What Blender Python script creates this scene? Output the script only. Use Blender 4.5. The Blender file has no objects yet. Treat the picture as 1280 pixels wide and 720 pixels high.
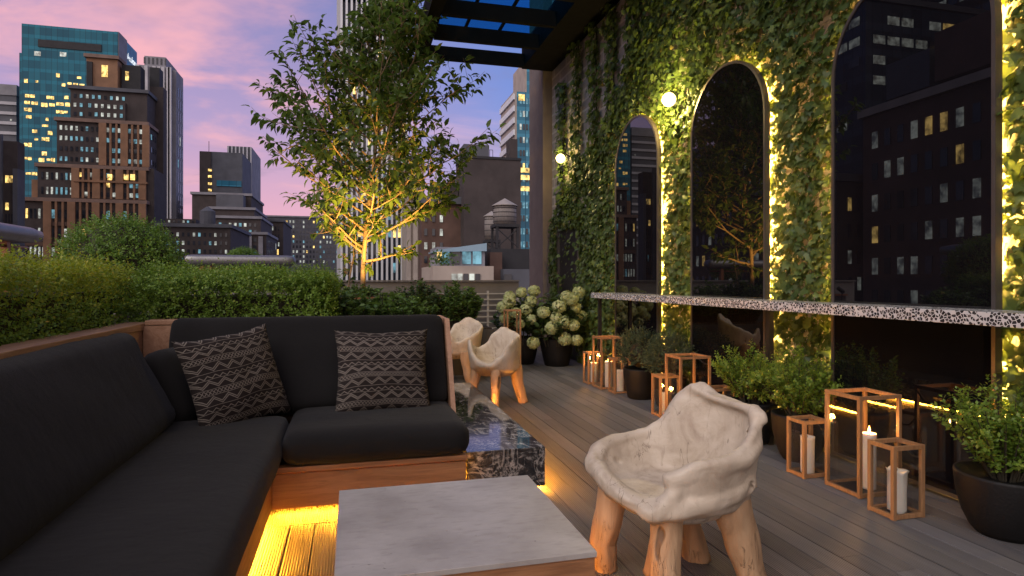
import bpy, bmesh, math, random
import numpy as np
from mathutils import Vector, Matrix, noise as mnoise

# ------------------------------------------------------------------ camera, sky, sun, exposure
scene = bpy.context.scene
COL = scene.collection
H = 1.25
F = 770.0
YAW = math.radians(14.56)
cd = bpy.data.cameras.new('camera'); cam = bpy.data.objects.new('camera', cd); COL.objects.link(cam)
cam.location = (0, 0, H); cam.rotation_euler = (math.radians(90), 0, -YAW)
cd.sensor_width = 36; cd.lens = F / 1280 * 36; cd.shift_y = -9 / 1280; cd.clip_end = 3000; cd.clip_start = .02
scene.camera = cam
scene.view_settings.view_transform = 'Standard'
scene.view_settings.look = 'None'
scene.view_settings.exposure = 0.28
scene.view_settings.gamma = 1.0
try:
    scene.cycles.use_denoising = True
    scene.cycles.max_bounces = 8
    scene.cycles.transparent_max_bounces = 16
    scene.cycles.sample_clamp_indirect = 4.0
    scene.cycles.caustics_reflective = False
    scene.cycles.caustics_refractive = False
except Exception:
    pass

SUN_EL, SUN_ROT = math.radians(2.0), math.radians(246)
world = bpy.data.worlds.new('World'); scene.world = world; world.use_nodes = True


class G:
    """tiny node-graph writer: G(tree) then math on Val objects"""
    def __init__(s, nt): s.nt = nt
    def node(s, t, **kw):
        n = s.nt.nodes.new(t)
        for k, v in kw.items(): setattr(n, k, v)
        return n
    def link(s, a, b): s.nt.links.new(a.s if isinstance(a, Val) else a, b)
    def val(s, sock): return Val(s, sock)
    def m(s, op, a, b=None, c=None, clamp=False):
        n = s.node('ShaderNodeMath', operation=op, use_clamp=clamp)
        for i, x in enumerate((a, b, c)):
            if x is None: continue
            if isinstance(x, Val): s.link(x, n.inputs[i])
            elif isinstance(x, (int, float)): n.inputs[i].default_value = x
            else: s.nt.links.new(x, n.inputs[i])
        return Val(s, n.outputs[0])
    def step(s, x, a, b):
        n = s.node('ShaderNodeMapRange', interpolation_type='SMOOTHSTEP')
        s.link(x, n.inputs[0]); n.inputs[1].default_value = a; n.inputs[2].default_value = b
        return Val(s, n.outputs[0])
    def mix(s, f, a, b, mode='MIX'):
        n = s.node('ShaderNodeMix', data_type='RGBA', blend_type=mode)
        for i, x in ((0, f), (6, a), (7, b)):
            if isinstance(x, Val): s.link(x, n.inputs[i])
            elif isinstance(x, (tuple, list)): n.inputs[i].default_value = (*x[:3], 1)
            elif isinstance(x, (int, float)): n.inputs[i].default_value = x
            else: s.nt.links.new(x, n.inputs[i])
        return Val(s, n.outputs[2])
    def ramp(s, f, stops):
        n = s.node('ShaderNodeValToRGB'); e = n.color_ramp.elements
        while len(e) < len(stops): e.new(.5)
        for k, (p, c) in enumerate(stops):
            e[k].position = p; e[k].color = (*c, 1) if isinstance(c, (tuple, list)) else (c, c, c, 1)
        s.link(f, n.inputs[0])
        return Val(s, n.outputs[0])
    def noise(s, vec, scale, detail=4, rough=.55, dist=0.0):
        n = s.node('ShaderNodeTexNoise'); n.inputs['Scale'].default_value = scale
        n.inputs['Detail'].default_value = detail; n.inputs['Roughness'].default_value = rough
        n.inputs['Distortion'].default_value = dist
        if vec is not None: s.link(vec, n.inputs['Vector'])
        return Val(s, n.outputs['Fac'])
    def mapping(s, vec, scale=(1, 1, 1), rot=(0, 0, 0), loc=(0, 0, 0)):
        n = s.node('ShaderNodeMapping'); n.inputs['Scale'].default_value = scale
        n.inputs['Rotation'].default_value = rot; n.inputs['Location'].default_value = loc
        s.link(vec, n.inputs[0]); return Val(s, n.outputs[0])


class Val:
    def __init__(s, g, sock): s.g, s.s = g, sock
    def __add__(s, o): return s.g.m('ADD', s, o)
    def __radd__(s, o): return s.g.m('ADD', o, s)
    def __sub__(s, o): return s.g.m('SUBTRACT', s, o)
    def __rsub__(s, o): return s.g.m('SUBTRACT', o, s)
    def __mul__(s, o): return s.g.m('MULTIPLY', s, o)
    def __rmul__(s, o): return s.g.m('MULTIPLY', o, s)
    def __truediv__(s, o): return s.g.m('DIVIDE', s, o)
    def abs(s): return s.g.m('ABSOLUTE', s)
    def frac(s): return s.g.m('FRACT', s)
    def lt(s, o): return s.g.m('LESS_THAN', s, o)
    def gt(s, o): return s.g.m('GREATER_THAN', s, o)
    def max(s, o): return s.g.m('MAXIMUM', s, o)


def build_world():
    nt = world.node_tree; nt.nodes.clear(); g = G(nt)
    out = g.node('ShaderNodeOutputWorld')
    tc = g.node('ShaderNodeTexCoord')
    sep = g.node('ShaderNodeSeparateXYZ'); g.link(tc.outputs['Generated'], sep.inputs[0])
    x, y, z = (g.val(sep.outputs[i]) for i in range(3))
    zz = g.m('MAXIMUM', z, 0.0)
    right = x * .968 - y * .2514
    base_l = g.ramp(zz, [(0.0, (.86, .42, .52)), (.10, (.76, .38, .55)), (.22, (.44, .31, .57)), (.40, (.23, .22, .50)), (1.0, (.10, .13, .34))])
    base_r = g.ramp(zz, [(0.0, (.42, .36, .64)), (.12, (.26, .31, .70)), (.30, (.13, .24, .68)), (1.0, (.07, .13, .38))])
    fac = g.step(right, -.30, .10)
    base = g.mix(fac, base_l, base_r)
    # streaky evening clouds
    zs = z + .22
    cx, cy = x / zs, y / zs
    comb = g.node('ShaderNodeCombineXYZ'); g.link(cx, comb.inputs[0]); g.link(cy, comb.inputs[1])
    mp = g.mapping(comb.outputs[0], (1.0, 1.7, 1), (0, 0, .55), (3.1, .4, 0))
    n1 = g.noise(mp, 1.25, 6, .55, .5)
    cl = g.step(n1, .47, .70)
    pink = g.mix(fac, (1.04, .47, .50), (.46, .37, .66))
    amount = g.m('MULTIPLY', cl, g.m('SUBTRACT', 1.0, g.step(zz, .30, .85)))
    sky = g.mix(g.m('MULTIPLY', amount, .85), base, pink)
    n2 = g.noise(g.mapping(comb.outputs[0], (.8, 1.5, 1), (0, 0, .4), (7.7, 2.0, 0)), 1.6, 5, .6, .4)
    grey = g.step(n2, .52, .72)
    sky = g.mix(g.m('MULTIPLY', grey, .55), sky, (.22, .18, .32))
    # added fill: the unseen sky behind the camera is made brighter and paler
    back = g.step(y * -1.0, -.05, .9)
    sky2 = g.mix(back, sky, (1.05, .86, .84))
    below = g.step(z, -.12, 0.0)
    sky3 = g.mix(below, (.05, .05, .07), sky2)
    bg = g.node('ShaderNodeBackground'); g.link(sky3, bg.inputs[0]); bg.inputs[1].default_value = WORLD_K
    nis = g.node('ShaderNodeTexSky'); nis.sky_type = 'NISHITA'; nis.sun_disc = False
    nis.sun_elevation = SUN_EL; nis.sun_rotation = SUN_ROT; nis.altitude = 60
    bg2 = g.node('ShaderNodeBackground'); g.link(nis.outputs[0], bg2.inputs[0]); bg2.inputs[1].default_value = .05
    add = g.node('ShaderNodeAddShader'); g.link(bg.outputs[0], add.inputs[0]); g.link(bg2.outputs[0], add.inputs[1])
    g.link(add.outputs[0], out.inputs[0])


WORLD_K = .80
build_world()

# soft fill lamp added for brightness, standing in for afterglow from behind left
sl = bpy.data.lights.new('sun', 'SUN'); sl.energy = 1.65; sl.angle = math.radians(50); sl.color = (1.0, .92, .86)
so = bpy.data.objects.new('sun', sl); COL.objects.link(so)
so.rotation_euler = Vector((.60, .40, -.69)).to_track_quat('-Z', 'Y').to_euler()

random.seed(4); rng = np.random.default_rng(7)

# ------------------------------------------------------------------ pixel helpers (1280 x 720 photograph), used to read off real positions


def ray(px, py=351):
    r = (px - 640) / F
    return Vector((math.sin(YAW) + math.cos(YAW) * r, math.cos(YAW) - math.sin(YAW) * r, -(py - 351) / F))


def XatY(px, Y):
    d = ray(px); return Y * d.x / d.y


def ZatY(px, py, Y):
    d = ray(px, py); return H + d.z * Y / d.y


# ------------------------------------------------------------------ materials
def newmat(name):
    m = bpy.data.materials.new(name); m.use_nodes = True; nt = m.node_tree; nt.nodes.clear()
    g = G(nt); out = g.node('ShaderNodeOutputMaterial'); p = g.node('ShaderNodeBsdfPrincipled')
    g.link(p.outputs[0], out.inputs[0]); return m, g, p, out


def coords(g, kind='Object'):
    return g.val(g.node('ShaderNodeTexCoord').outputs[kind])


def wpos(g):
    return g.val(g.node('ShaderNodeNewGeometry').outputs['Position'])


def bump(g, p, h, dist=.01, strength=1.0):
    b = g.node('ShaderNodeBump'); b.inputs['Distance'].default_value = dist; b.inputs['Strength'].default_value = strength
    g.link(h, b.inputs['Height']); g.link(b.outputs[0], p.inputs['Normal'])


def pm(name, c, rough=.6, var=.2, scale=6, metal=0, bump_d=0, bscale=60, spec=.5, stretch=(1, 1, 1), world=True):
    m, g, p, o = newmat(name)
    v = wpos(g) if world else coords(g)
    v = g.mapping(v, stretch)
    n = g.noise(v, scale, 6)
    lo = tuple(x * (1 - var) for x in c); hi = tuple(min(1, x * (1 + var)) for x in c)
    g.link(g.ramp(n, [(.3, lo), (.7, hi)]), p.inputs['Base Color'])
    n2 = g.noise(v, scale * 3.1, 4)
    g.link(g.m('MULTIPLY_ADD', n2, .25, rough - .125), p.inputs['Roughness'])
    p.inputs['Metallic'].default_value = metal
    p.inputs['Specular IOR Level'].default_value = spec
    if bump_d: bump(g, p, g.noise(v, bscale, 4), bump_d)
    return m


def wood(name, c1, c2, axis='X', rough=.5, scale=1.0, dark=(.05, .02, .01), knots=0.0, world=True):
    m, g, p, o = newmat(name)
    v = wpos(g) if world else coords(g)
    st = {'X': (1.2, 14, 14), 'Y': (14, 1.2, 14), 'Z': (14, 14, 1.2)}[axis]
    v1 = g.mapping(v, tuple(s * scale for s in st))
    n = g.noise(v1, 1.6, 7, .62, 1.2)
    n2 = g.noise(v1, 9.0, 3, .6)
    n3 = g.noise(v, 1.7, 3)
    col = g.ramp(n, [(.28, c1), (.68, c2)])
    col = g.mix(g.m('MULTIPLY', g.step(n2, .55, .8), .35), col, dark)
    col = g.mix(g.m('MULTIPLY', g.step(n3, .5, .75), .25), col, tuple(x * .6 for x in c1))
    if knots:
        n4 = g.noise(g.mapping(v, tuple(s * scale * .35 for s in st)), 2.3, 2, .5, .6)
        col = g.mix(g.m('MULTIPLY', g.step(n4, .64, .72), knots), col, dark)
    g.link(col, p.inputs['Base Color'])
    g.link(g.m('MULTIPLY_ADD', n2, .25, rough - .12), p.inputs['Roughness'])
    bump(g, p, n2 + n * .6, .0015)
    return m


def emis(name, c, s, sample=True, tint=None):
    m, g, p, o = newmat(name)
    p.inputs['Base Color'].default_value = (*[x * .3 for x in c], 1)
    p.inputs['Emission Color'].default_value = (*c, 1); p.inputs['Emission Strength'].default_value = s
    if not sample:
        m.cycles.emission_sampling = 'NONE'
        wn = g.noise(wpos(g), .9, 3, .7); g.link(g.m('MULTIPLY', g.step(wn, .30, .70), s * 1.5), p.inputs['Emission Strength'])
    return m


def leafmat(name, c1, c2, trans=.35, rough=.5, odd=None, odd_amt=.06):
    m, g, p, o = newmat(name)
    geo = g.node('ShaderNodeNewGeometry')
    r = g.val(geo.outputs['Random Per Island'])
    mid = tuple((a + b) / 2 for a, b in zip(c1, c2))
    stops = [(0, c1), (.5, mid), (1.0 - odd_amt if odd else 1.0, c2)]
    if odd: stops.append((1.0, odd))
    col = g.ramp(r, stops)
    n = g.noise(wpos(g), 2.2, 3)
    col = g.mix(g.m('MULTIPLY', g.step(n, .42, .7), .45), col, tuple(x * .62 for x in c1))
    g.link(col, p.inputs['Base Color']); p.inputs['Roughness'].default_value = rough
    p.inputs['Specular IOR Level'].default_value = .35
    t = g.node('ShaderNodeBsdfTranslucent'); g.link(g.mix(.5, col, (mid[0] * 1.6, mid[1] * 1.5, mid[2] * .8)), t.inputs[0])
    mx = g.node('ShaderNodeMixShader'); mx.inputs[0].default_value = trans
    g.link(p.outputs[0], mx.inputs[1]); g.link(t.outputs[0], mx.inputs[2]); g.link(mx.outputs[0], o.inputs[0])
    return m


M = {}


def glass_mat(name, tint=(1, 1, 1), base=.04):
    m = bpy.data.materials.new(name); m.use_nodes = True; nt = m.node_tree; nt.nodes.clear(); g = G(nt)
    o = g.node('ShaderNodeOutputMaterial'); t = g.node('ShaderNodeBsdfTransparent'); t.inputs[0].default_value = (*tint, 1)
    gl = g.node('ShaderNodeBsdfGlossy'); gl.inputs['Roughness'].default_value = .02
    lw = g.node('ShaderNodeLayerWeight'); lw.inputs[0].default_value = .5
    fr = g.m('MULTIPLY_ADD', g.m('POWER', g.val(lw.outputs['Facing']), 5.0), .55, base)
    mx = g.node('ShaderNodeMixShader'); g.link(fr, mx.inputs[0]); g.link(t.outputs[0], mx.inputs[1]); g.link(gl.outputs[0], mx.inputs[2])
    g.link(mx.outputs[0], o.inputs[0]); return m


def make_materials():
    # composite deck
    m, g, p, o = newmat('deck_boards')
    v = wpos(g)
    geo = g.node('ShaderNodeNewGeometry'); r = g.val(geo.outputs['Random Per Island'])
    n = g.noise(g.mapping(v, (22, .8, 1)), 1.5, 6, .6)
    n2 = g.noise(v, 1.1, 4)
    col = g.ramp(n, [(.25, (.075, .073, .073)), (.75, (.205, .196, .194))])
    col = g.mix(.55, col, g.ramp(r, [(0, (.055, .053, .055)), (1, (.175, .166, .165))]))
    col = g.mix(g.m('MULTIPLY', g.step(n2, .5, .75), .35), col, (.10, .095, .09))
    g.link(col, p.inputs['Base Color'])
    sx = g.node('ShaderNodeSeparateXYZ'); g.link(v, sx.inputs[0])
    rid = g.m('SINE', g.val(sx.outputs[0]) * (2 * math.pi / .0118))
    g.link(g.m('MULTIPLY_ADD', n2, .25, .36), p.inputs['Roughness'])
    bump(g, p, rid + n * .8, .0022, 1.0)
    M['deck'] = m
    M['teak'] = wood('teak', (.22, .095, .04), (.40, .19, .085), 'X')
    M['teak_y'] = wood('teak_lengthwise', (.22, .10, .05), (.40, .20, .10), 'Y')
    M['rail'] = wood('weathered_rail_wood', (.27, .135, .075), (.42, .24, .15), 'Y')
    M['lantern'] = wood('lantern_oak', (.20, .098, .042), (.33, .18, .085), 'Z', scale=2.2)
    # driftwood
    def drift(name, c1, c2, c3, axis, crack):
        m, g, p, o = newmat(name)
        v = coords(g)
        st = {'Z': (8, 8, 1.3), 'N': (3, 3, 3)}[axis]
        v1 = g.mapping(v, st)
        n = g.noise(v1, 1.5, 7, .6, 1.5); n2 = g.noise(v1, 6, 5, .65, .8)
        col = g.ramp(n, [(.25, c1), (.5, c2), (.75, c3)])
        cr = g.noise(g.mapping(v, (4.5, 4.5, 1.6) if axis == 'N' else (11, 11, .9), (.3, .5, .2) if axis == 'N' else (0, 0, 0)), 1.6, 6, .6, 2.2)
        line = g.step((cr - .5).abs(), .0, .016)
        n3 = g.noise(v, 6.5, 3)
        mask = g.m('MULTIPLY', g.m('SUBTRACT', 1.0, line), g.step(n3, .50, .68))
        st2 = g.noise(g.mapping(v, (2.2, 2.2, 1.0)), 2.6, 6, .7, 1.0)
        col = g.mix(g.m('MULTIPLY', mask, crack), col, (.07, .045, .03))
        col = g.mix(g.m('MULTIPLY', g.step(st2, .58, .85), .16), col, tuple(x * .52 for x in c1))
        if axis == 'N':
            gr = g.noise(g.mapping(v, (16, 16, 2.5), (.5, .35, .3)), 2.2, 5, .65, .8)
            col = g.mix(g.m('MULTIPLY', g.step(gr, .56, .72), .42), col, (.24, .175, .125))
            fine = g.m('SUBTRACT', 1.0, g.step((g.noise(g.mapping(v, (13, 13, 1.8), (.5, .35, .3)), 1.3, 3, .5, .5) - .5).abs(), .0, .012))
            col = g.mix(g.m('MULTIPLY', g.m('MULTIPLY', fine, g.step(n3, .50, .62)), .75), col, (.10, .065, .045))
        kn = g.step(g.noise(g.mapping(v, (1, 1, .55)), 9, 2, .4, .3), .70, .75)
        col = g.mix(g.m('MULTIPLY', kn, .75), col, (.08, .05, .035))
        g.link(col, p.inputs['Base Color'])
        p.inputs['Roughness'].default_value = .55
        bump(g, p, n2 - mask * (2.5 if crack else 0) - kn * 3.0 + n * .7, .005, .8)
        return m
    M['drift_seat'] = drift('bleached_driftwood', (.32, .245, .18), (.48, .40, .31), (.57, .49, .395), 'N', .0)
    M['drift_leg'] = drift('driftwood_leg', (.30, .175, .095), (.44, .275, .155), (.53, .36, .22), 'Z', .6)
    # marble
    m, g, p, o = newmat('black_marble')
    v = wpos(g); v1 = g.mapping(v, (1.0, .55, 1.6), (.2, .3, .75))
    n = g.noise(v1, 5.5, 9, .68, 2.6)
    col = g.ramp(n, [(.38, (.012, .012, .014)), (.50, (.035, .033, .034)), (.57, (.19, .18, .175)), (.64, (.42, .40, .38)), (.70, (.03, .03, .032))])
    vein = g.noise(g.mapping(v, (1, 1, 1), (0, .4, .5), (3, 1, 2)), 3.0, 8, .6, 1.5)
    line = g.m('SUBTRACT', 1.0, g.step((vein - .5).abs(), 0.0, .02))
    col = g.mix(g.m('MULTIPLY', line, .6), col, (.40, .37, .35))
    g.link(col, p.inputs['Base Color']); p.inputs['Roughness'].default_value = .05; p.inputs['Specular IOR Level'].default_value = .9
    M['marble'] = m
    # concrete
    m, g, p, o = newmat('cast_concrete')
    v = wpos(g)
    n = g.noise(v, 3.2, 8, .65); n2 = g.noise(g.mapping(v, (1, 3, 1)), 14, 5); pit = g.noise(v, 60, 2)
    col = g.ramp(n, [(.3, (.28, .255, .24)), (.7, (.43, .40, .38))])
    col = g.mix(g.m('MULTIPLY', g.step(n2, .50, .72), .38), col, (.24, .21, .195))
    mask = g.m('MULTIPLY', g.step(pit, .70, .74), g.step(g.noise(v, 5, 2), .5, .6))
    col = g.mix(g.m('MULTIPLY', mask, .6), col, (.14, .12, .11))
    g.link(col, p.inputs['Base Color']); g.link(g.m('MULTIPLY_ADD', n2, .3, .28), p.inputs['Roughness'])
    bump(g, p, n2 - mask * 2.0, .0015)
    M['concrete'] = m
    # terrazzo
    m, g, p, o = newmat('terrazzo')
    v = wpos(g)
    vo = g.node('ShaderNodeTexVoronoi', feature='DISTANCE_TO_EDGE'); vo.inputs['Scale'].default_value = 58; g.link(v, vo.inputs['Vector'])
    vc = g.node('ShaderNodeTexVoronoi'); vc.inputs['Scale'].default_value = 58; g.link(v, vc.inputs['Vector'])
    rnd = g.node('ShaderNodeSeparateColor'); g.link(vc.outputs['Color'], rnd.inputs[0])
    edge = g.val(vo.outputs['Distance']).gt(.09)
    chip = g.m('MULTIPLY', edge, g.val(rnd.outputs[0]).gt(.28))
    col = g.mix(chip, (.55, .565, .58), g.ramp(g.val(rnd.outputs[1]), [(0, (.015, .015, .017)), (.8, (.05, .048, .05)), (1, (.16, .14, .13))]))
    g.link(col, p.inputs['Base Color']); p.inputs['Roughness'].default_value = .22
    M['terrazzo'] = m
    # fabric
    def fabric(name, c, var=.2):
        m, g, p, o = newmat(name)
        v = wpos(g)
        n = g.noise(v, 2.5, 5); f = g.noise(v, 420, 2)
        col = g.ramp(n, [(.3, tuple(x * (1 - var) for x in c)), (.7, tuple(x * (1 + var) for x in c))])
        col = g.mix(g.m('MULTIPLY', g.step(f, .45, .7), .3), col, tuple(x * 1.7 for x in c))
        g.link(col, p.inputs['Base Color']); p.inputs['Roughness'].default_value = .9; p.inputs['Specular IOR Level'].default_value = .15
        p.inputs['Sheen Weight'].default_value = .06
        bump(g, p, f + g.noise(v, 22, 4) * .8 + g.noise(g.mapping(v, (1, 1.6, 1), (0, 0, .4)), 5.5, 3) * 3.5, .0022, .8)
        return m
    M['fabric'] = fabric('charcoal_fabric', (.0095, .0088, .0090))
    M['fabric2'] = fabric('dark_grey_fabric', (.013, .0122, .0122))
    # woven pillow
    m, g, p, o = newmat('woven_zigzag_fabric')
    uv = g.node('ShaderNodeTexCoord'); s = g.node('ShaderNodeSeparateXYZ'); g.link(uv.outputs['UV'], s.inputs[0])
    wob = (g.noise(coords(g), 9, 2) - .5) * .012
    u = g.val(s.outputs[0]) + wob; w = g.val(s.outputs[1]) + wob
    def tri(x): return ((x.frac() - .5).abs()) * 2.0
    per = (w * 3.1 + .12).frac()                    # one full repeat of the bands
    def band(a, b): return (per - a) / (b - a)
    def inb(a, b): return g.m('MULTIPLY', per.gt(a), per.lt(b))
    lines = None
    def acc(x):
        nonlocal lines
        lines = x if lines is None else lines.max(x)
    def zig(a, b, f, wd, double):
        t = tri(u * f); y = band(a, b)
        z = (y - t * .62 - .10).abs().lt(wd)
        if double: z = z.max((y - t * .62 - .32).abs().lt(wd))
        acc(g.m('MULTIPLY', z, inb(a, b)))
    def dia(a, b, f, wd):
        t = tri(u * f); y = band(a, b)
        z = (y - t).abs().lt(wd).max((y - (1.0 - t)).abs().lt(wd))
        acc(g.m('MULTIPLY', z, inb(a, b)))
    zig(.02, .32, 7.0, .060, True)
    dia(.36, .50, 14, .13)
    zig(.54, .80, 7.0, .068, True)
    zig(.82, .97, 14, .11, False)
    for k in (.01, .34, .52, .81): acc((per - k).abs().lt(.008))
    thr = g.noise(g.mapping(coords(g), (1, 1, 1)), 260, 2)
    col = g.mix(g.m('MULTIPLY', lines, g.m('MULTIPLY_ADD', thr, .9, .35), clamp=True), (.022, .017, .016), (.21, .18, .155))
    g.link(col, p.inputs['Base Color']); p.inputs['Roughness'].default_value = .9; p.inputs['Specular IOR Level'].default_value = .1
    bump(g, p, thr + lines * .8, .0012)
    M['pillow'] = m
    # smoked mirror
    m, g, p, o = newmat('smoked_black_mirror')
    n = g.noise(wpos(g), .9, 2)
    g.link(g.ramp(n, [(.3, (.004, .004, .005)), (.7, (.007, .006, .008))]), p.inputs['Base Color'])
    p.inputs['Roughness'].default_value = .0; p.inputs['IOR'].default_value = 1.85
    M['mirror'] = m
    M['mirror_frame'] = pm('bronze_grey_frame', (.13, .115, .11), .35, .15, 4, .6)
    M['black_metal'] = pm('black_metal', (.018, .017, .018), .45, .2, 8, .3)
    M['pergola'] = pm('pergola_black', (.008, .0075, .008), .8, .25, 3, spec=.1)
    M['pot'] = pm('matt_black_pot', (.007, .0068, .0072), .6, .25, 7, 0, .002, 70, spec=.25)
    M['soil'] = pm('potting_soil', (.035, .024, .016), .95, .5, 30, 0, .02, 90)
    M['candle'] = pm('candle_wax', (.74, .68, .60), .45, .05, 9)
    p = M['candle'].node_tree.nodes['Principled BSDF']; p.inputs['Subsurface Weight'].default_value = .3; p.inputs['Subsurface Radius'].default_value = (.02, .01, .006)
    M['candle'].node_tree.nodes['Principled BSDF'].inputs['Subsurface Scale'].default_value = .5
    M['flame'] = emis('flame', (1.0, .45, .10), 30)
    M['wick'] = pm('burnt_wick', (.02, .015, .012), .9)
    M['lglass'] = glass_mat('lantern_glass', (.955, .96, .96), .05)
    M['pglass'] = glass_mat('tinted_roof_glass', (.20, .52, .72))
    # brick wall, painted
    m, g, p, o = newmat('painted_brick')
    v = wpos(g); sp = g.node('ShaderNodeSeparateXYZ'); g.link(v, sp.inputs[0])
    cb = g.node('ShaderNodeCombineXYZ'); g.link(sp.outputs[1], cb.inputs[0]); g.link(sp.outputs[2], cb.inputs[1])
    br = g.node('ShaderNodeTexBrick'); g.link(cb.outputs[0], br.inputs['Vector'])
    br.inputs['Color1'].default_value = (.36, .33, .31, 1); br.inputs['Color2'].default_value = (.30, .28, .265, 1); br.inputs['Mortar'].default_value = (.52, .49, .47, 1)
    br.inputs['Scale'].default_value = 1; br.inputs['Brick Width'].default_value = .62; br.inputs['Row Height'].default_value = .16; br.inputs['Mortar Size'].default_value = .018
    n = g.noise(v, 3, 5)
    g.link(g.mix(g.m('MULTIPLY', n, .35), br.outputs['Color'], (.20, .18, .17)), p.inputs['Base Color']); p.inputs['Roughness'].default_value = .8
    bump(g, p, g.val(br.outputs['Fac']) * -1.0, .006)
    M['brick'] = m
    M['stucco'] = pm('rosy_stucco', (.15, .122, .118), .85, .12, 5, 0, .003, 90)
    M['parapet'] = pm('grey_parapet_paint', (.20, .185, .18), .7, .1, 4)
    M['white_metal'] = pm('white_metal', (.55, .54, .53), .45, .08, 6)
    M['planter'] = pm('dark_planter', (.035, .033, .032), .6, .2, 5)
    M['copper'] = pm('copper_trim', (.26, .11, .055), .4, .2, 8, .6)
    M['steel'] = pm('brushed_steel_rail', (.20, .195, .20), .38, .1, 5, .6)
    M['slab'] = pm('terrace_slab', (.16, .15, .15), .85, .2, 2)
    M['ground'] = pm('city_ground', (.05, .05, .052), .9, .3, .05)
    M['led'] = emis('led_amber', (1.0, .38, .02), 560)
    M['led_low'] = emis('led_amber_low', (1.0, .36, .03), 330)
    M['led_tab'] = emis('led_amber_faint', (1.0, .36, .03), 70)
    M['led_mirror'] = emis('led_warm', (1.0, .54, .11), 330)
    M['globe'] = emis('lamp_globe', (1.0, .74, .30), 4.5)
    M['spotglow'] = emis('uplight_lens', (1.0, .66, .2), 40)
    # foliage
    M['box'] = leafmat('boxwood_leaves', (.10, .19, .025), (.22, .33, .05), .38, .42, (.30, .32, .06), .10)
    M['box_y'] = leafmat('young_boxwood_leaves', (.16, .24, .025), (.36, .39, .04), .4, .42, (.44, .30, .035), .14)
    M['ball'] = leafmat('topiary_leaves', (.08, .17, .024), (.20, .32, .05), .38, .4)
    M['ivy'] = leafmat('ivy_leaves', (.055, .098, .027), (.155, .222, .058), .38, .38, (.28, .22, .06), .05)
    M['tree'] = leafmat('tree_leaves', (.050, .098, .022), (.115, .185, .038), .45, .45, (.22, .18, .03), .03)
    M['broad'] = leafmat('broad_leaves', (.06, .12, .03), (.14, .22, .06), .38, .45)
    M['rosemary'] = leafmat('rosemary_leaves', (.040, .060, .028), (.085, .115, .06), .25, .6)
    M['hyd'] = leafmat('hydrangea_leaves', (.035, .070, .022), (.075, .12, .035), .3, .45)
    M['floret'] = leafmat('hydrangea_florets', (.42, .50, .24), (.58, .61, .38), .35, .6)
    M['bark'] = wood('tree_bark', (.13, .09, .055), (.24, .17, .11), 'Z', .8, .8)
    M['twig'] = pm('hedge_twigs', (.035, .030, .018), .9, .3, 20)
    # city
    M['b_brown'] = pm('brown_brick', (.10, .058, .045), .85, .25, .6)
    M['b_pier'] = pm('terracotta_pier', (.235, .13, .075), .8, .2, .5)
    M['b_dark'] = pm('dark_brick', (.050, .040, .040), .85, .25, .5)
    M['b_ledge'] = pm('stone_ledge', (.20, .135, .11), .85, .2, .6)
    M['b_grey'] = pm('grey_stone', (.21, .21, .24), .8, .2, .3)
    M['b_slate'] = pm('slate_facade', (.085, .09, .11), .8, .2, .3)
    M['b_pale'] = pm('pale_stone', (.42, .42, .46), .7, .12, .3)
    M['b_white'] = pm('white_fin', (.66, .68, .72), .6, .08, .3)
    M['b_cream'] = pm('cream_stone', (.36, .31, .27), .8, .15, .5)
    M['b_black'] = pm('black_roof_plant', (.02, .02, .024), .8, .2, .4)
    M['tank'] = wood('tank_staves', (.13, .115, .11), (.22, .20, .19), 'Z', .8)
    M['tank_roof'] = pm('tank_roof', (.26, .235, .22), .8, .15, 2)
    M['b_glassroof'] = pm('pale_blue_glass_roof', (.22, .34, .44), .2, .1, .6)
    M['w_lit'] = emis('lit_window', (1.0, .66, .20), 1.25, False)
    M['w_pale'] = emis('pale_glow_window', (.80, .86, .78), .42, False)  # emission stands in for sky reflected in panes, besides some lit rooms
    M['w_cyan'] = emis('cool_glow_window', (.22, .50, .62), .45, False)  # bluish emission put in for sky mirrored by the panes
    m, g, p, o = newmat('window_glass_dark')
    n = g.noise(wpos(g), .35, 2)
    g.link(g.ramp(n, [(.3, (.015, .018, .025)), (.7, (.05, .055, .07))]), p.inputs['Base Color']); p.inputs['Roughness'].default_value = .08; p.inputs['Specular IOR Level'].default_value = .6
    M['w_dark'] = m
    def curtain(name, c1, c2, floor, bay):
        m, g, p, o = newmat(name)
        v = wpos(g); s = g.node('ShaderNodeSeparateXYZ'); g.link(v, s.inputs[0])
        h = g.val(s.outputs[2]) / floor; q = (g.val(s.outputs[0]) + g.val(s.outputs[1])) / bay
        sp = h.frac().lt(.30); mu = q.frac().lt(.09)
        wn = g.node('ShaderNodeTexWhiteNoise', noise_dimensions='2D'); cc = g.node('ShaderNodeCombineXYZ')
        g.link(g.m('FLOOR', h), cc.inputs[0]); g.link(g.m('FLOOR', q), cc.inputs[1]); g.link(cc.outputs[0], wn.inputs['Vector'])
        col = g.mix(g.val(wn.outputs['Value']), c1, c2)
        col = g.mix(g.m('MULTIPLY', sp, .45), col, tuple(x * 1.6 for x in c2))
        col = g.mix(g.m('MULTIPLY', mu, .6), col, tuple(x * .4 for x in c1))
        g.link(col, p.inputs['Base Color']); p.inputs['Roughness'].default_value = .2; p.inputs['Specular IOR Level'].default_value = .3
        return m
    M['teal'] = curtain('teal_curtain_wall', (.004, .075, .125), (.010, .135, .20), 3.6, 1.6)
    M['teal2'] = curtain('pale_teal_curtain_wall', (.02, .12, .20), (.05, .22, .33), 3.4, 2.6)
    M['blueglass'] = curtain('dark_blue_curtain_wall', (.018, .025, .045), (.035, .05, .08), 3.6, 1.7)


make_materials()


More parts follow.
